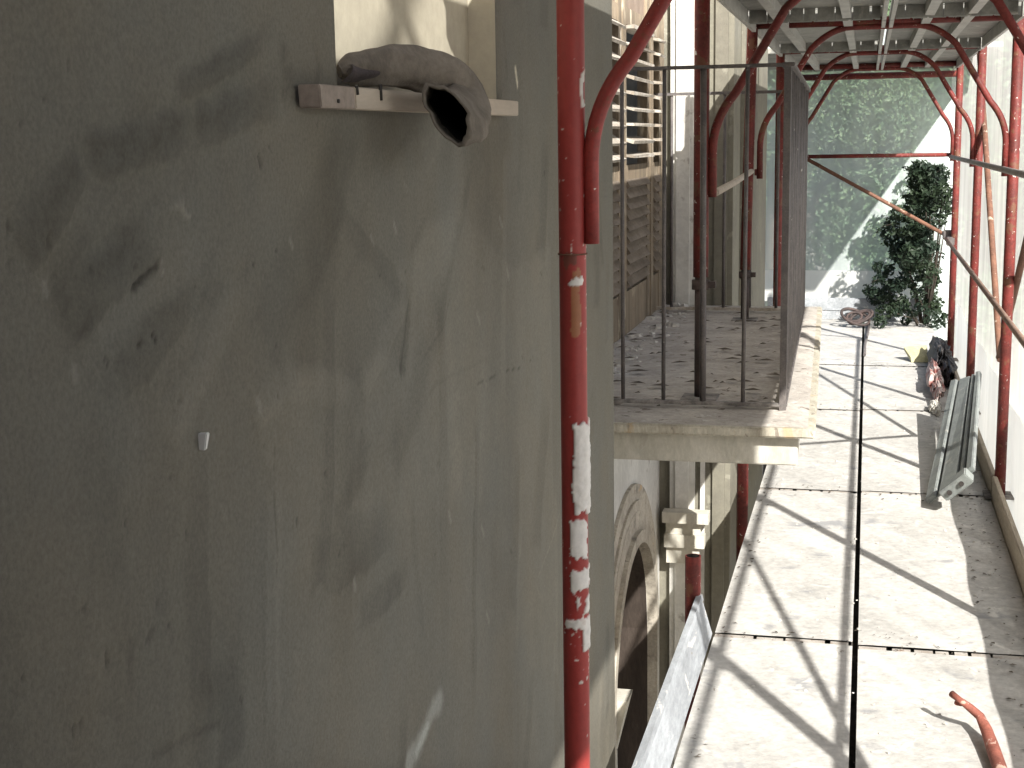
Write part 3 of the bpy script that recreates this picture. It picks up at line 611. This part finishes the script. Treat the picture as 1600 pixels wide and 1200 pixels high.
# ------------------------------------------------------------------ scaffold frames
PR, AR_ = .0213, .0123
def frame(y, zl, zr, label, mat=RED, lean=0, jack=None, first=False):
    t = thing('scaffold_frame', (.046, y, 0), label, 'scaffold frame', 'red walkway frames with arched braces')
    zt = 2.06
    if not first: part(MB().tube([(LX-lean, y, zl), (LX, y, zt)], PR, 18), 'post', mat, t)
    part(MB().tube([(RX, y, zr), (RX, y, 1.0), (RX, y, zt)], PR, 18), 'post', mat, t)
    part(MB().tube([(LX+PR*.8, y, 1.858), (RX-PR*.8, y, 1.858)], .0165, 14), 'transom', mat, t)
    c = (LX+RX)/2; a = []
    for s in (-1, 1):
        leg = (RX-LX)/2-PR-AR_+.003; xi = .195
        P = [(c+s*leg, y, 1.262), (c+s*leg, y, 1.38)] + arc((c+s*leg, y, 1.385), (c+s*leg, y, 1.475), (c+s*(leg-.062), y, 1.545), 8)
        P += arc((c+s*(xi+.075), y, 1.762), (c+s*xi, y, 1.838), (c+s*(xi-.08), y, 1.838), 8)
        a.append(P)
    path = a[0]+a[1][::-1]
    part(MB().tube(path, AR_, 14), 'arch_brace', mat, t)
    for s in (-1, 1):
        x = c+s*((RX-LX)/2-PR-AR_+.003)
        m = MB(); m.box((x-.008 if s > 0 else x-.02, y-.004, 1.275), (x+.02 if s > 0 else x+.008, y+.004, 1.30)); part(m, 'weld_tab', mat, t)
    if zr > -1: part(MB().box((RX-.06, y-.06, zr-.006), (RX+.06, y+.06, zr)), 'base_plate', DUSTIRON, t)
    if jack:
        part(MB().tube([(LX-lean, y, jack), (LX-lean, y, zl)], .0165, 12), 'jack_screw', JACK, t)
        part(MB().box((LX-lean-.05, y-.05, jack-.006), (LX-lean+.05, y+.05, jack)), 'base_plate', DUSTIRON, t)
        part(MB().box((LX-lean-.004, y-.012, zl-.03), (LX-lean+.042, y+.012, zl-.012)).tube([(LX-lean, y, zl-.035), (LX-lean, y, zl-.008)], .025, 12), 'wing_nut', JACK, t)
    return t
frame(-1.4, -2, -2, 'red arched frame behind the viewer, out of view')
frame(.4, -2, -2, 'red arched frame beside the viewer, out of view')
f1 = frame(2.2, -2, -2, 'nearest red arched frame, its post splashed with white plaster', first=True)
frame(4.0, 1.04, .012, 'second red arched frame, its left post on a screw jack at the balcony railing', mat=REDOLD, jack=.70)
frame(5.8, .90, .012, 'third red arched frame, its leaning left post on the balcony floor', mat=REDOLD, lean=.022, jack=.70)
frame(7.6, .012, .012, 'fourth red arched frame, just past the balcony', mat=REDOLD)
frame(9.4, .012, .012, 'farthest red arched frame, at the end guard rails', mat=REDOLD)
# near-left post: dense tube so that the plaster splashes have shape
nz_, na_ = 900, 56; zc = np.linspace(-2, 2.06, nz_); zc = np.sort(np.concatenate([np.linspace(-2, -.15, 20), np.linspace(-.14, 1.75, nz_), np.linspace(1.76, 2.06, 6)])); th = np.linspace(0, 2*np.pi, na_+1)[:-1]
TH, ZP = np.meshgrid(th, zc)
s_post = 1012.0
AX = np.cos(TH); AY = np.sin(TH)            # +X side faces the walkway, -Y the viewer
cn = vnoise(np.cos(TH)*1.2+ZP*9, np.sin(TH)*1.2+ZP*3, 51, 4); cf = vnoise(TH*3.0, ZP*90, 52, 4); cm_ = vnoise(TH*1.6, ZP*34, 53, 4, .65)
pc = np.array([.285, .036, .031])[None, None]*(1+.16*cn)[..., None]
hh = np.zeros_like(ZP)
def zpix(py): return 1.42-(py-213)/s_post
front = AX*.55-AY*.83                         # facing the viewer
side = AX*.83+AY*.55                          # + = right-hand silhouette as seen
def blot(z1, z0, s0, s1, thr, amp, colr_=(.66, .64, .61), hgt=.0022):
    global pc, hh
    m = sst(ZP, z0-.015, z0+.012)*(1-sst(ZP, z1-.012, z1+.015))*sst(side, s0-.25, s0+.1)*(1-sst(side, s1-.1, s1+.25))*sst(front, -.1, .15)
    q = sst(m+amp*cm_+.18*cf, thr-.05, thr+.06)*(m > .02)
    pc = pc*(1-q[..., None])+np.array(colr_)*q[..., None]; hh = np.maximum(hh, q*hgt*(1+.5*cf))
RUSTC = (.30, .125, .06)
blot(zpix(408), zpix(520), -.5, .2, .75, .6, RUSTC, .0002)
blot(zpix(385), zpix(410), -.9, -.1, .7, .6, (.16, .05, .035), .0)
blot(zpix(425), zpix(437), -.6, .4, .55, .5)
blot(zpix(662), zpix(808), -.35, 1.2, .52, .95, hgt=.0034)
blot(zpix(700), zpix(800), -.05, 1.2, .44, .6, hgt=.004)
blot(zpix(820), zpix(885), -.7, .55, .62, .75)
blot(zpix(905), zpix(942), -.7, .75, .60, .8)
blot(zpix(945), zpix(985), -.3, .8, .85, .8)
blot(zpix(990), zpix(1006), -.9, .3, .55, .5)
blot(zpix(990), zpix(1040), .2, 1.2, .52, .5)
m_ = sst(cf+.45*cn, .60, .70)*.9; pc = pc*(1-m_[..., None])+np.array((.58, .53, .49))*m_[..., None]; hh = np.maximum(hh, .0006*m_)
blot(zpix(105), zpix(165), .25, .6, .95, 1.0)
pc = np.clip(pc*(1+.08*cf)[..., None], 0, 1)
rr_ = PR+hh
Vp = np.stack([LX+rr_*np.cos(TH), 2.2+rr_*np.sin(TH), ZP], -1).reshape(-1, 3)
n_r = len(zc); ii = np.arange(n_r*na_).reshape(n_r, na_); jj = np.roll(ii, -1, 1)
Fp = np.stack([ii[:-1], jj[:-1], jj[1:], ii[1:]], -1).reshape(-1, 4)
PP = attr_mat('plaster_splashed_red_paint', rough=.5, bump=.1, bscale=70, fine=.10, spec=.4)
pm = grid_mesh('post', Vp, Fp, PP, f1, tuple(f1.location), pc.reshape(-1, 3)); pm['label'] = 'red tube post with thick white plaster splashes'
# end of the sleeve where the upper tube sits in the lower one
part(MB().tube([(LX, 2.2, 1.245), (LX, 2.2, 1.2472)], PR+.0022, 24), 'sleeve_ring', RUST, f1)

# stubs of the level below
def stub(y, z1, label, x=LX):
    t = thing('post_stub', (x, y, -2), label, 'scaffold post'); m = MB()
    m.tube([(x, y, -2), (x, y, z1)], .023, 18, caps=False); part(m, 'tube', REDOLD, t)
    m = MB().tube([(x, y, z1), (x, y, z1-.12)], .0195, 18, caps=False); part(m, 'bore', DARK, t)
    k = MB(); n = 18
    for i in range(n):
        a, b = 2*math.pi*i/n, 2*math.pi*(i+1)/n
        k.quad((x+.0195*math.cos(a), y+.0195*math.sin(a), z1), (x+.023*math.cos(a), y+.023*math.sin(a), z1), (x+.023*math.cos(b), y+.023*math.sin(b), z1), (x+.0195*math.cos(b), y+.0195*math.sin(b), z1))
    part(k, 'rim', RED, t); return t
stub(3.98, .235, 'open-topped red tube stub at the far end of the grey toe board', -.462)
stub(5.8, .54, 'red post seen through the gap below the balcony slab', -.47)

# ------------------------------------------------------------------ rails and braces
def rail(name, pts, r, mat, label, cat, group=None, couplers=()):
    p0 = pts[0]; t = thing(name, p0, label, cat, group)
    part(MB().tube(pts, r, 12), 'tube', mat, t)
    for c in couplers: part(MB().box((c[0]-.028, c[1]-.025, c[2]-.028), (c[0]+.028, c[1]+.025, c[2]+.028)), 'coupler', DARKIRON, t, .006)
    return t
rail('guard_rail', [(.492, -3, .772), (.492, 9.45, .774)], .0115, TANTUBE, 'lower brown guard rail running along the right side at knee height', 'guard rail', couplers=[(.52, 9.4, .762)])
rail('guard_rail', [(.503, -3, 1.288), (.503, 9.45, 1.288)], .0125, WORNTUBE, 'upper grey guard rail running along the right side at waist height', 'guard rail', couplers=())
rail('guard_rail', [(LX, 9.44, 1.300), (RX, 9.44, 1.300)], .0125, REDOLD, 'dark red guard rail across the far end of the walkway', 'guard rail')
rail('diagonal_brace', [(LX+.02, 9.47, 1.31), (.52, 9.47, .78)], .012, RUST, 'dark diagonal brace sloping across the far end of the walkway', 'brace', couplers=[(.50, 9.47, .80)])
rail('end_rail', [(LX-.02, 9.52, 1.80), (RX+.02, 9.52, 1.80)], .02, REDOLD, 'red tube across the far end under the last overhead plank', 'guard rail')
rail('diagonal_brace', [(.575, .30, -.3), (.575, 4.02, 1.88)], .0125, RED, 'long side brace behind the viewer rising to the second frame', 'brace')
rail('diagonal_brace', [(.572, 4.05, 1.97), (.572, 6.42, .47)], .014, RUST, 'brown side brace coming down towards the third right-hand post', 'brace')
rail('diagonal_brace', [(.575, 6.40, .46), (.555, 8.05, 1.86)], .014, RUST, 'tan side brace rising from the third right-hand post to the overhead planks', 'brace')
rail('tie_strap', [tuple(at(1118, 301, 1, 4.15)), tuple(at(1146, 286, 1, 4.9)), tuple(at(1174, 268, 1, 5.72))], .011, STRAP, 'cream cloth tie stretched from the second to the third left post', 'strap')

# toe boards
t = thing('toe_board', (-.43, 2.2, 0), 'grey metal toe board tilted along the left edge of the deck', 'toe board')
part(MB().hexa([(-.425, 1.9, .002), (-.404, 1.9, .002), (-.404, 3.98, .002), (-.425, 3.98, .002), (-.452, 1.9, .116), (-.438, 1.9, .118), (-.438, 3.98, .118), (-.452, 3.98, .116)]), 'board', TOE, t, .003)
part(MB().hexa([(-.446, 1.9, .108), (-.431, 1.9, .104), (-.431, 3.98, .104), (-.446, 3.98, .108), (-.451, 1.9, .1205), (-.435, 1.9, .1205), (-.435, 3.98, .1205), (-.451, 3.98, .1205)]), 'lip', TOE, t)
for i, (a, b) in enumerate(((-3.2, 2.2), (2.2, 5.8), (5.8, 9.3))):
    t = thing('toe_board', (.51, a, 0), ('pale wooden toe board on the right edge beside the viewer', 'pale wooden toe board on the right edge, nearer than the leaning panel', 'pale wooden toe board on the right edge behind the leaning panel')[i], 'toe board')
    part(MB().box((.508, a+.01, -.03), (.528, b-.01, .088)), 'board', TOEWOOD, t, .003)
t = thing('toe_board', (0, 11.45, 0), 'grey green toe board across the far end of the walkway', 'toe board')
part(MB().box((-.75, 11.46, .0), (.5, 11.49, .17)), 'board', TOE, t, .003); part(MB().box((-.75, 11.452, .075), (.5, 11.459, .09)), 'rib', TOE, t)

# ------------------------------------------------------------------ nets
def net(name, P, U, Vn, nu, nv, amp, mat, label, seed, fold=5):
    u = np.linspace(0, 1, nu); v = np.linspace(0, 1, nv); Ug, Vg = np.meshgrid(u, v)
    P, U, Vn = map(np.array, (P, U, Vn)); L = np.linalg.norm(U); Hh = np.linalg.norm(Vn); N = np.cross(U/L, Vn/Hh)
    d = amp*(vnoise(Ug*L*1.3, Vg*Hh*.35, seed)+.5*np.sin(Ug*L*fold+2*vnoise(Ug*2, Vg*2, seed+1)))
    X = P+Ug[..., None]*U+Vg[..., None]*Vn+d[..., None]*N
    i = np.arange(nu*nv).reshape(nv, nu)
    o = grid_mesh(name, X.reshape(-1, 3), np.stack([i[:-1, :-1], i[:-1, 1:], i[1:, 1:], i[1:, :-1]], -1).reshape(-1, 4), mat)
    return tag(o, label, 'debris net')
net('debris_net', (.615, -3.6, -.25), (0, 15.3, 0), (0, 0, 4.3), 300, 30, .012, NETR, 'white debris net hung along the right side of the scaffold', 71, 3.5)
net('net_hem', (.585, -3.6, -.12), (0, 13.2, 0), (0, 0, .47), 260, 8, .010, HEM, 'bluish doubled strip of net along the foot of the right side', 73, 7)
net('debris_net', (-1.3, 11.75, -.25), (1.95, 0, 0), (0, 0, 2.5), 60, 60, .02, NETE, 'pale green see-through debris net across the far end', 75, 6)
net('net_foot_strip', (-1.0, 11.66, .12), (1.35, 0, 0), (0, 0, .25), 60, 12, .012, NETFOOT, 'dense white strip added along the foot of the far net', 77, 9)  # denser hem of the net, added for the white band there

net('light_block_sheet', (.60, -3.6, -2.0), (0, 4.55, 0), (0, 0, 3.6), 60, 30, .015, DARKNET, 'dark sheet added out of view behind the viewer, blocking light from the right', 79, 4)  # unseen sheets added to darken the near end of the wall
net('light_block_sheet', (.60, -3.62, -2.0), (-1.2, 0, 0), (0, 0, 4.0), 30, 30, .015, DARKNET, 'dark sheet added out of view across the walkway end, blocking light from behind', 80, 4)
for a_, b_, w_ in (((.565, -.98, 2.45), (.565, .72, 4.40), 'steep'), ((.575, -1.75, 4.32), (.575, 1.55, 2.25), 'flatter')):
    rail('diagonal_brace', [a_, b_], .016, RED, w_+' crossed side brace overhead, unseen, placed for its shadow in the niche', 'brace', 'unseen crossed braces placed for their shadow')  # unseen braces placed to throw crossed stripes into the niche

# ------------------------------------------------------------------ objects at the niche
la = [at(503, 131, 0, WX+.03), at(812, 158, 0, WX+.03), at(812, 181, 0, WX+.03), at(506, 168, 0, WX+.03)]
def lath_seg(f0, f1, dep):
    tp0 = la[0]+(la[1]-la[0])*f0; tp1 = la[0]+(la[1]-la[0])*f1; b0 = la[3]+(la[2]-la[3])*f0; b1 = la[3]+(la[2]-la[3])*f1
    b = np.array([dep, 0, 0]); m = MB()
    bk = lambda p: np.array([WX+.003, p[1], p[2]])
    ft = lambda p: np.array([WX+dep, p[1], p[2]])
    m.hexa([tuple(q) for q in (bk(b0), ft(b0), ft(b1), bk(b1), bk(tp0), ft(tp0), ft(tp1), bk(tp1))]); return m
t = thing('wooden_lath', tuple(la[0]), 'pale wooden lath nailed across the foot of the niche window', 'lath')
part(lath_seg(.12, 1, .028), 'strip', LATH, t, .0012); o = part(lath_seg(0, .119, .0275), 'strip_end', LATHEND, t, .0012); o['label'] = 'darker left end of the lath'
for px, py, py2 in ((557, 133, 148), (594, 132, 157)):
    a = at(px, py, 0, WX+.0285); b = at(px+1.5, py2, 0, WX+.0285); part(MB().tube([a, b], .0022, 8), 'nail', NAIL, t)
a = at(529, 158, 0, WX+.0285); part(MB().tube([a-np.array([.004, 0, 0]), a+np.array([.001, 0, 0])], .0022, 8), 'nail_head', NAIL, t)

# rolled cloth: a hollow sleeve lying in the niche and lolling out over the lath
def sleeve(path, radii, mat, mat_in, label):
    t = thing('cloth_sleeve', tuple(path[0]), label, 'cloth')
    def shell(scale, rev):
        m = MB(); P = [Vector(p) for p in path]; n = 28; rings = []
        up0 = Vector((1, 0, 0)); nrm = None
        for i, p in enumerate(P):
            T = (P[min(i+1, len(P)-1)]-P[max(i-1, 0)]).normalized()
            nrm = (up0-T*up0.dot(T)).normalized() if nrm is None else (nrm-T*nrm.dot(T)).normalized(); bi = T.cross(nrm); k = len(m.v)
            for j in range(n):
                a = 2*math.pi*j/n; tw = -.42*max(0, (i/len(P)-.35)/.65); f = 1+.10*math.sin(2*a+i*.15)+.07*math.sin(3*a+1+i*.33)+.045*math.sin(7*a-i*.5)+.03*math.sin(11*a+i*.9)
                r = (radii[i]*f-scale)
                n2 = nrm*math.cos(tw)+bi*math.sin(tw); b2 = bi*math.cos(tw)-nrm*math.sin(tw)
                m.v.append(tuple(p+(n2*math.cos(a)*.56+b2*math.sin(a)*1.05)*r))
            rings.append(k)
        for a, b in zip(rings, rings[1:]):
            for j in range(n): m.f.append((a+j, a+(j+1) % n, b+(j+1) % n, b+j)); m.sm.append(True)
        return m, rings, n
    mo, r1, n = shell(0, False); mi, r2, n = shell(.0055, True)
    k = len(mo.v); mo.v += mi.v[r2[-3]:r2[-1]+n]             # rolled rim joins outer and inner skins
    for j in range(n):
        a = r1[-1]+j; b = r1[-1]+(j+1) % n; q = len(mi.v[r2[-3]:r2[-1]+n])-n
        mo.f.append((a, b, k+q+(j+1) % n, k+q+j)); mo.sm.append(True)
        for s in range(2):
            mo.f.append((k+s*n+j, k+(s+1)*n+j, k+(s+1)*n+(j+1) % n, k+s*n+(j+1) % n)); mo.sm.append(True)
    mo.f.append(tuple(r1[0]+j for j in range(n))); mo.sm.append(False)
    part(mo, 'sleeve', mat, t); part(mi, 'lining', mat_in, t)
    return t
ctrl = [(at(530, 112, 0, WX-.030), .007), (at(552, 108, 0, WX-.022), .019), (at(600, 104, 0, WX-.010), .025), (at(650, 108, 0, WX+.012), .027), (at(697, 122, 0, WX+.038), .030), (at(727, 152, 0, WX+.056), .031),
        (at(722, 178, 0, WX+.074), .034), (at(699, 177, 0, WX+.100), .038)]
path, rad = [], []
for i in range(len(ctrl)-1):
    p0 = ctrl[max(i-1, 0)]; p1 = ctrl[i]; p2 = ctrl[i+1]; p3 = ctrl[min(i+2, len(ctrl)-1)]
    for s in range(6):
        tt = s/6
        cr = lambda a, b, c, d: .5*((2*b)+(-a+c)*tt+(2*a-5*b+4*c-d)*tt*tt+(-a+3*b-3*c+d)*tt**3)
        path.append(cr(p0[0], p1[0], p2[0], p3[0])); rad.append(cr(p0[1], p1[1], p2[1], p3[1]))
path.append(ctrl[-1][0]); rad.append(ctrl[-1][1])
CS = sleeve(path, rad, CLOTH, CLOTHIN, 'rolled grey brown cloth sleeve lolling out of the niche over the lath')
# folded flap of the same cloth behind the lath, shade put into its colour
uu, vv = np.meshgrid(np.linspace(0, 1, 26), np.linspace(0, 1, 10))
pa, pb, pc_, pd = at(540, 82, 0, WX-.03), at(655, 84, 0, WX-.01), at(662, 132, 0, WX-.004), at(532, 128, 0, WX-.02)
Fl = (pa*(1-uu[..., None])+pb*uu[..., None])*(1-vv[..., None])+(pd*(1-uu[..., None])+pc_*uu[..., None])*vv[..., None]
Fl[..., 0] += .012*np.sin(vv*3.1)*(1+.4*np.sin(uu*7)); Fl[..., 2] -= .010*(1-vv)*np.sin(uu*6+.5)
i = np.arange(uu.size).reshape(uu.shape)
grid_mesh('flap', Fl.reshape(-1, 3), np.stack([i[:-1, :-1], i[:-1, 1:], i[1:, 1:], i[1:, :-1]], -1).reshape(-1, 4), M('shaded_grey_cloth', (.065, .055, .055), (.10, .08, .078), scale=14, rough=.95, bump=.3, bscale=200), CS, tuple(CS.location))
# white plug in the wall
p = at(312, 690, 0, WX); t = thing('wall_plug', tuple(p), 'tiny white plastic plug stuck in the grey plaster', 'wall plug')
part(MB().hexa([tuple(p+np.array(q)) for q in ((-.004, -.0028, -.0075), (.006, -.0028, -.0075), (.006, .0022, -.0075), (-.004, .0022, -.0075), (-.004, -.0034, .0075), (.009, -.0034, .0085), (.009, .0038, .0085), (-.004, .0038, .0075))]), 'peg', M('white_plastic', (.75, .75, .72), rough=.4, bump=0, fine=0), t, .001)

# ------------------------------------------------------------------ things lying on the deck
A_, B_, C_, D_ = np.array([.262, 5.62, .004]), np.array([.425, 5.50, .175]), np.array([.440, 7.3, .205]), np.array([.56, 7.1, .288])
t = thing('metal_panel', tuple(A_), 'grey ribbed metal panel leaning against the right toe board', 'metal panel')
def pp(u, v, h=0):
    q = (A_*(1-v)+B_*v)*(1-u)+(C_*(1-v)+D_*v)*u; n = np.cross(B_-A_, C_-A_); n /= np.linalg.norm(n); n = n if n[2] > 0 else -n
    return q+n*h
def pbox(u0, u1, v0, v1, h0, h1): return MB().hexa([tuple(pp(*q)) for q in ((u0, v0, h0), (u1, v0, h0), (u1, v1, h0), (u0, v1, h0), (u0, v0, h1), (u1, v0, h1), (u1, v1, h1), (u0, v1, h1))])
part(pbox(0, 1, .02, .98, 0, .004), 'sheet', PANEL, t)
for a, b, h in ((0, .20, .020), (.27, .63, .012), (.70, .79, .015), (.87, 1, .022)): part(pbox(.0, 1, a, b, .0042, h), 'rib', PANEL, t, .003)
br = part(pbox(-.055, -.002, .38, .92, -.012, .035), 'end_bracket', PANEL, t, .004)
for vv_ in (.52, .76):
    q = pp(-.0565, vv_, .012); sub(MB().tube([q, q+np.array([0, -.004, 0])], .010, 10), 'bolt_hole', DARK, br, t)
t = thing('bent_tube', (.24, 3.6, 0), 'rusty red bent tube lying on the nearest right-hand plank', 'bent tube')
pts = [at(1487, 1084, 2, .085), at(1500, 1094, 2, .080), at(1516, 1106, 2, .065), at(1531, 1119, 2, .045), at(1541, 1140, 2, .03), at(1551, 1168, 2, .022), at(1562, 1200, 2, .018), at(1590, 1290, 2, .018)]
part(MB().tube(pts, [.0085, .0075, .010, .011, .014, .016, .0165, .0165], 12), 'tube', STICK, t)
part(MB().tube([at(1494, 1098, 2, .07), at(1502, 1100, 2, .062)], .006, 8), 'broken_end', STICK, t)
# coiled wire at the far end
m = MB(); c0 = np.array([-.07, 11.0, .03])
for k in range(4):
    R = .055+.016*k; tl = random.uniform(-.9, .9); ring = [(c0[0]+R*math.cos(a)+.05*math.sin(k), c0[1]+.5*R*math.sin(a), c0[2]+.05+R*.55*math.sin(a+tl)) for a in [i/24*2*math.pi for i in range(25)]]; m.tube(ring, .011, 6)
t = thing('wire_coil', tuple(c0), 'dark coil of wire lying on the farthest planks', 'wire coil'); part(m, 'loops', JACK, t); part(MB().tube([(.04, 11.1, .02), (.03, 10.6, .012), (.012, 10.0, .012), (.010, 9.5, .012)], .010, 8), 'tail', DARKIRON, t)
t = thing('foam_scrap', (.3, 9.6, .01), 'yellow foam scrap tilted on the deck beside the torn bag', 'scrap')
part(MB().hexa([tuple(x) for x in (at(1413, 548, 2, .05), at(1424, 566, 2, .0), at(1450, 566, 2, .005), at(1448, 546, 2, .06), at(1412, 542, 2, .085), at(1423, 558, 2, .03), at(1450, 558, 2, .035), at(1448, 539, 2, .09))]), 'block', YELLOW, t)
def crumple(name, label, cat, c, r, mat, seed, n=22):
    u = np.linspace(0, np.pi, n); v = np.linspace(0, 2*np.pi, n*2); U, Vv = np.meshgrid(u, v)
    nn = vnoise(np.sin(U)*np.cos(Vv)*2.2+U, np.sin(U)*np.sin(Vv)*2.2, seed, 4, .7); k = 1+.75*nn
    X = np.stack([c[0]+r[0]*k*np.sin(U)*np.cos(Vv), c[1]+r[1]*k*np.sin(U)*np.sin(Vv), c[2]+r[2]*np.maximum(k*np.cos(U)+.75, 0)], -1)
    i = np.arange(U.size).reshape(U.shape)
    o = grid_mesh(name, X.reshape(-1, 3), np.stack([i[:-1, :-1], i[:-1, 1:], i[1:, 1:], i[1:, :-1]], -1).reshape(-1, 4), mat, smooth=False); return tag(o, label, cat)
crumple('torn_bag', 'crumpled red and white torn bag beside the right toe board', 'bag', (.40, 8.3, .0), (.04, .5, .06), BAG, 81)
crumple('tarpaulin_bundle', 'dark crumpled tarpaulin bundle between the torn bag and the bush', 'tarpaulin', (.46, 8.95, .0), (.06, .5, .10), DARKNET, 82)
crumple('white_rag', 'small white rag at the near end of the torn bag', 'rag', (.375, 7.62, .0), (.03, .12, .03), CHIP, 83)

# ------------------------------------------------------------------ vegetation
def leaves(centres, radii, n, size, seed, flat=.5):
    r = np.random.RandomState(seed); C = np.array(centres); R = np.array(radii)
    pick = r.choice(len(C), n, p=(R**2)/(R**2).sum()); d = r.randn(n, 3); d /= np.linalg.norm(d, axis=1)[:, None]
    P = C[pick]+d*(R[pick]*(.45+.6*r.rand(n)**.6))[:, None]*np.array([1, 1, .85])
    N = d+.9*r.randn(n, 3); N /= np.linalg.norm(N, axis=1)[:, None]; T = np.cross(N, r.randn(n, 3)); T /= np.linalg.norm(T, axis=1)[:, None]; B = np.cross(N, T)
    s = size*(.6+.8*r.rand(n))[:, None]
    V = np.stack([P-T*s, P-B*s*flat+N*s*.12, P+T*s, P+B*s*flat+N*s*.12], 1).reshape(-1, 3)
    return V, np.arange(4*n).reshape(n, 4)
LEAF = leaf_mat('tree_leaf_mid', (.032, .068, .034), (.055, .10, .048)); LEAF2 = leaf_mat('tree_leaf_pale', (.055, .095, .050), (.09, .135, .068)); LEAFD = leaf_mat('bush_leaf_dark', (.014, .026, .016), (.028, .044, .022), .12)
def tree(x, y, h, R, seed, mat, label, n=9000, size=.05, trunk_h=.45):
    r = np.random.RandomState(seed); t = thing('tree', (x, y, GZ), label, 'tree', 'trees beyond the far net')
    m = MB(); top = GZ+h*trunk_h
    m.tube([(x, y, GZ-.1), (x+.1, y, GZ+h*.25), (x-.05, y+.1, top), (x, y, GZ+h*.75)], [.24, .19, .14, .05], 9)
    cs, rs_ = [], []
    for k in range(26):
        a = r.rand()*6.28; f = r.rand(); rad = R*(.25+.7*r.rand())*(1-.5*f); c = (x+rad*math.cos(a), y+rad*math.sin(a), GZ+h*(.32+.62*f)); cs.append(c); rs_.append(R*(.22+.2*r.rand()))
        if k % 3 == 0: m.tube([(x, y, GZ+h*(.25+.4*f)), tuple((np.array(c)+np.array([x, y, GZ+h*.6]))/2), c], [.07, .05, .02], 6)
    part(m, 'trunk', BARK, t)
    V, F = leaves(cs, rs_, n, size, seed); grid_mesh('crown', V, F, mat, t, (x, y, GZ), smooth=False)
tree(-1.1, 18.5, 8.6, 2.4, 1, LEAF2, 'pale green tree left of centre behind the far net', 70000, .032)
tree(.9, 21.0, 8.2, 2.3, 2, LEAF, 'mid green tree right of centre behind the far net', 60000, .034)
tree(-3.6, 22.0, 9.5, 2.9, 3, LEAF, 'tall green tree far to the left behind the building', 15000, .07)
tree(3.6, 23.5, 9.0, 2.9, 4, LEAF, 'mid green tree to the right behind the side net', 15000, .07)
tree(-.6, 27.0, 11.0, 3.6, 5, LEAF2, 'tallest pale tree at the back behind the far net', 60000, .05)
tree(2.2, 28.0, 10.0, 3.4, 6, LEAF, 'backmost mid green tree behind the far net', 40000, .055)
def bush():
    r = np.random.RandomState(21); t = thing('leafy_bush', (.55, 10.9, 0), 'dark leafy bush growing into the far right corner of the walkway', 'bush')
    m = MB(); cs, rr2 = [], []
    for k in range(150):
        hgt = r.rand()**.8; reach = (.50-.22*hgt)*(.75+.5*r.rand()) if hgt < .75 else .24*(.6+.6*r.rand())
        x = .60-reach*r.rand()**.55; y = 10.85+.75*r.rand(); c = (x, y, .02+1.16*hgt); cs.append(c); rr2.append(.025+.075*r.rand()**1.3)
        if k % 9 == 0: m.tube([(.45, 11.3, -.1), ((.45+x)/2+.02, (11.3+y)/2, c[2]*.5), c], [.009, .006, .003], 5)
    for k in range(26):                                        # stray shoots
        a = np.array(cs[r.randint(len(cs))]); d = np.array([-.6-.5*r.rand(), .3*r.randn(), .35*r.randn()+.1]); L = .08+.14*r.rand()
        m.tube([tuple(a), tuple(a+d*L*.5+[0, 0, .01]), tuple(a+d*L)], [.003, .002, .0015], 4)
        for q in range(4): cs.append(tuple(a+d*L*(q+1)/4)); rr2.append(.014+.012*r.rand())
    part(m, 'branch', BARK, t); V, F = leaves(cs, rr2, 11000, .021, 22, .45)
    grid_mesh('foliage', V, F, LEAFD, t, (.55, 10.9, 0), smooth=False)
bush()
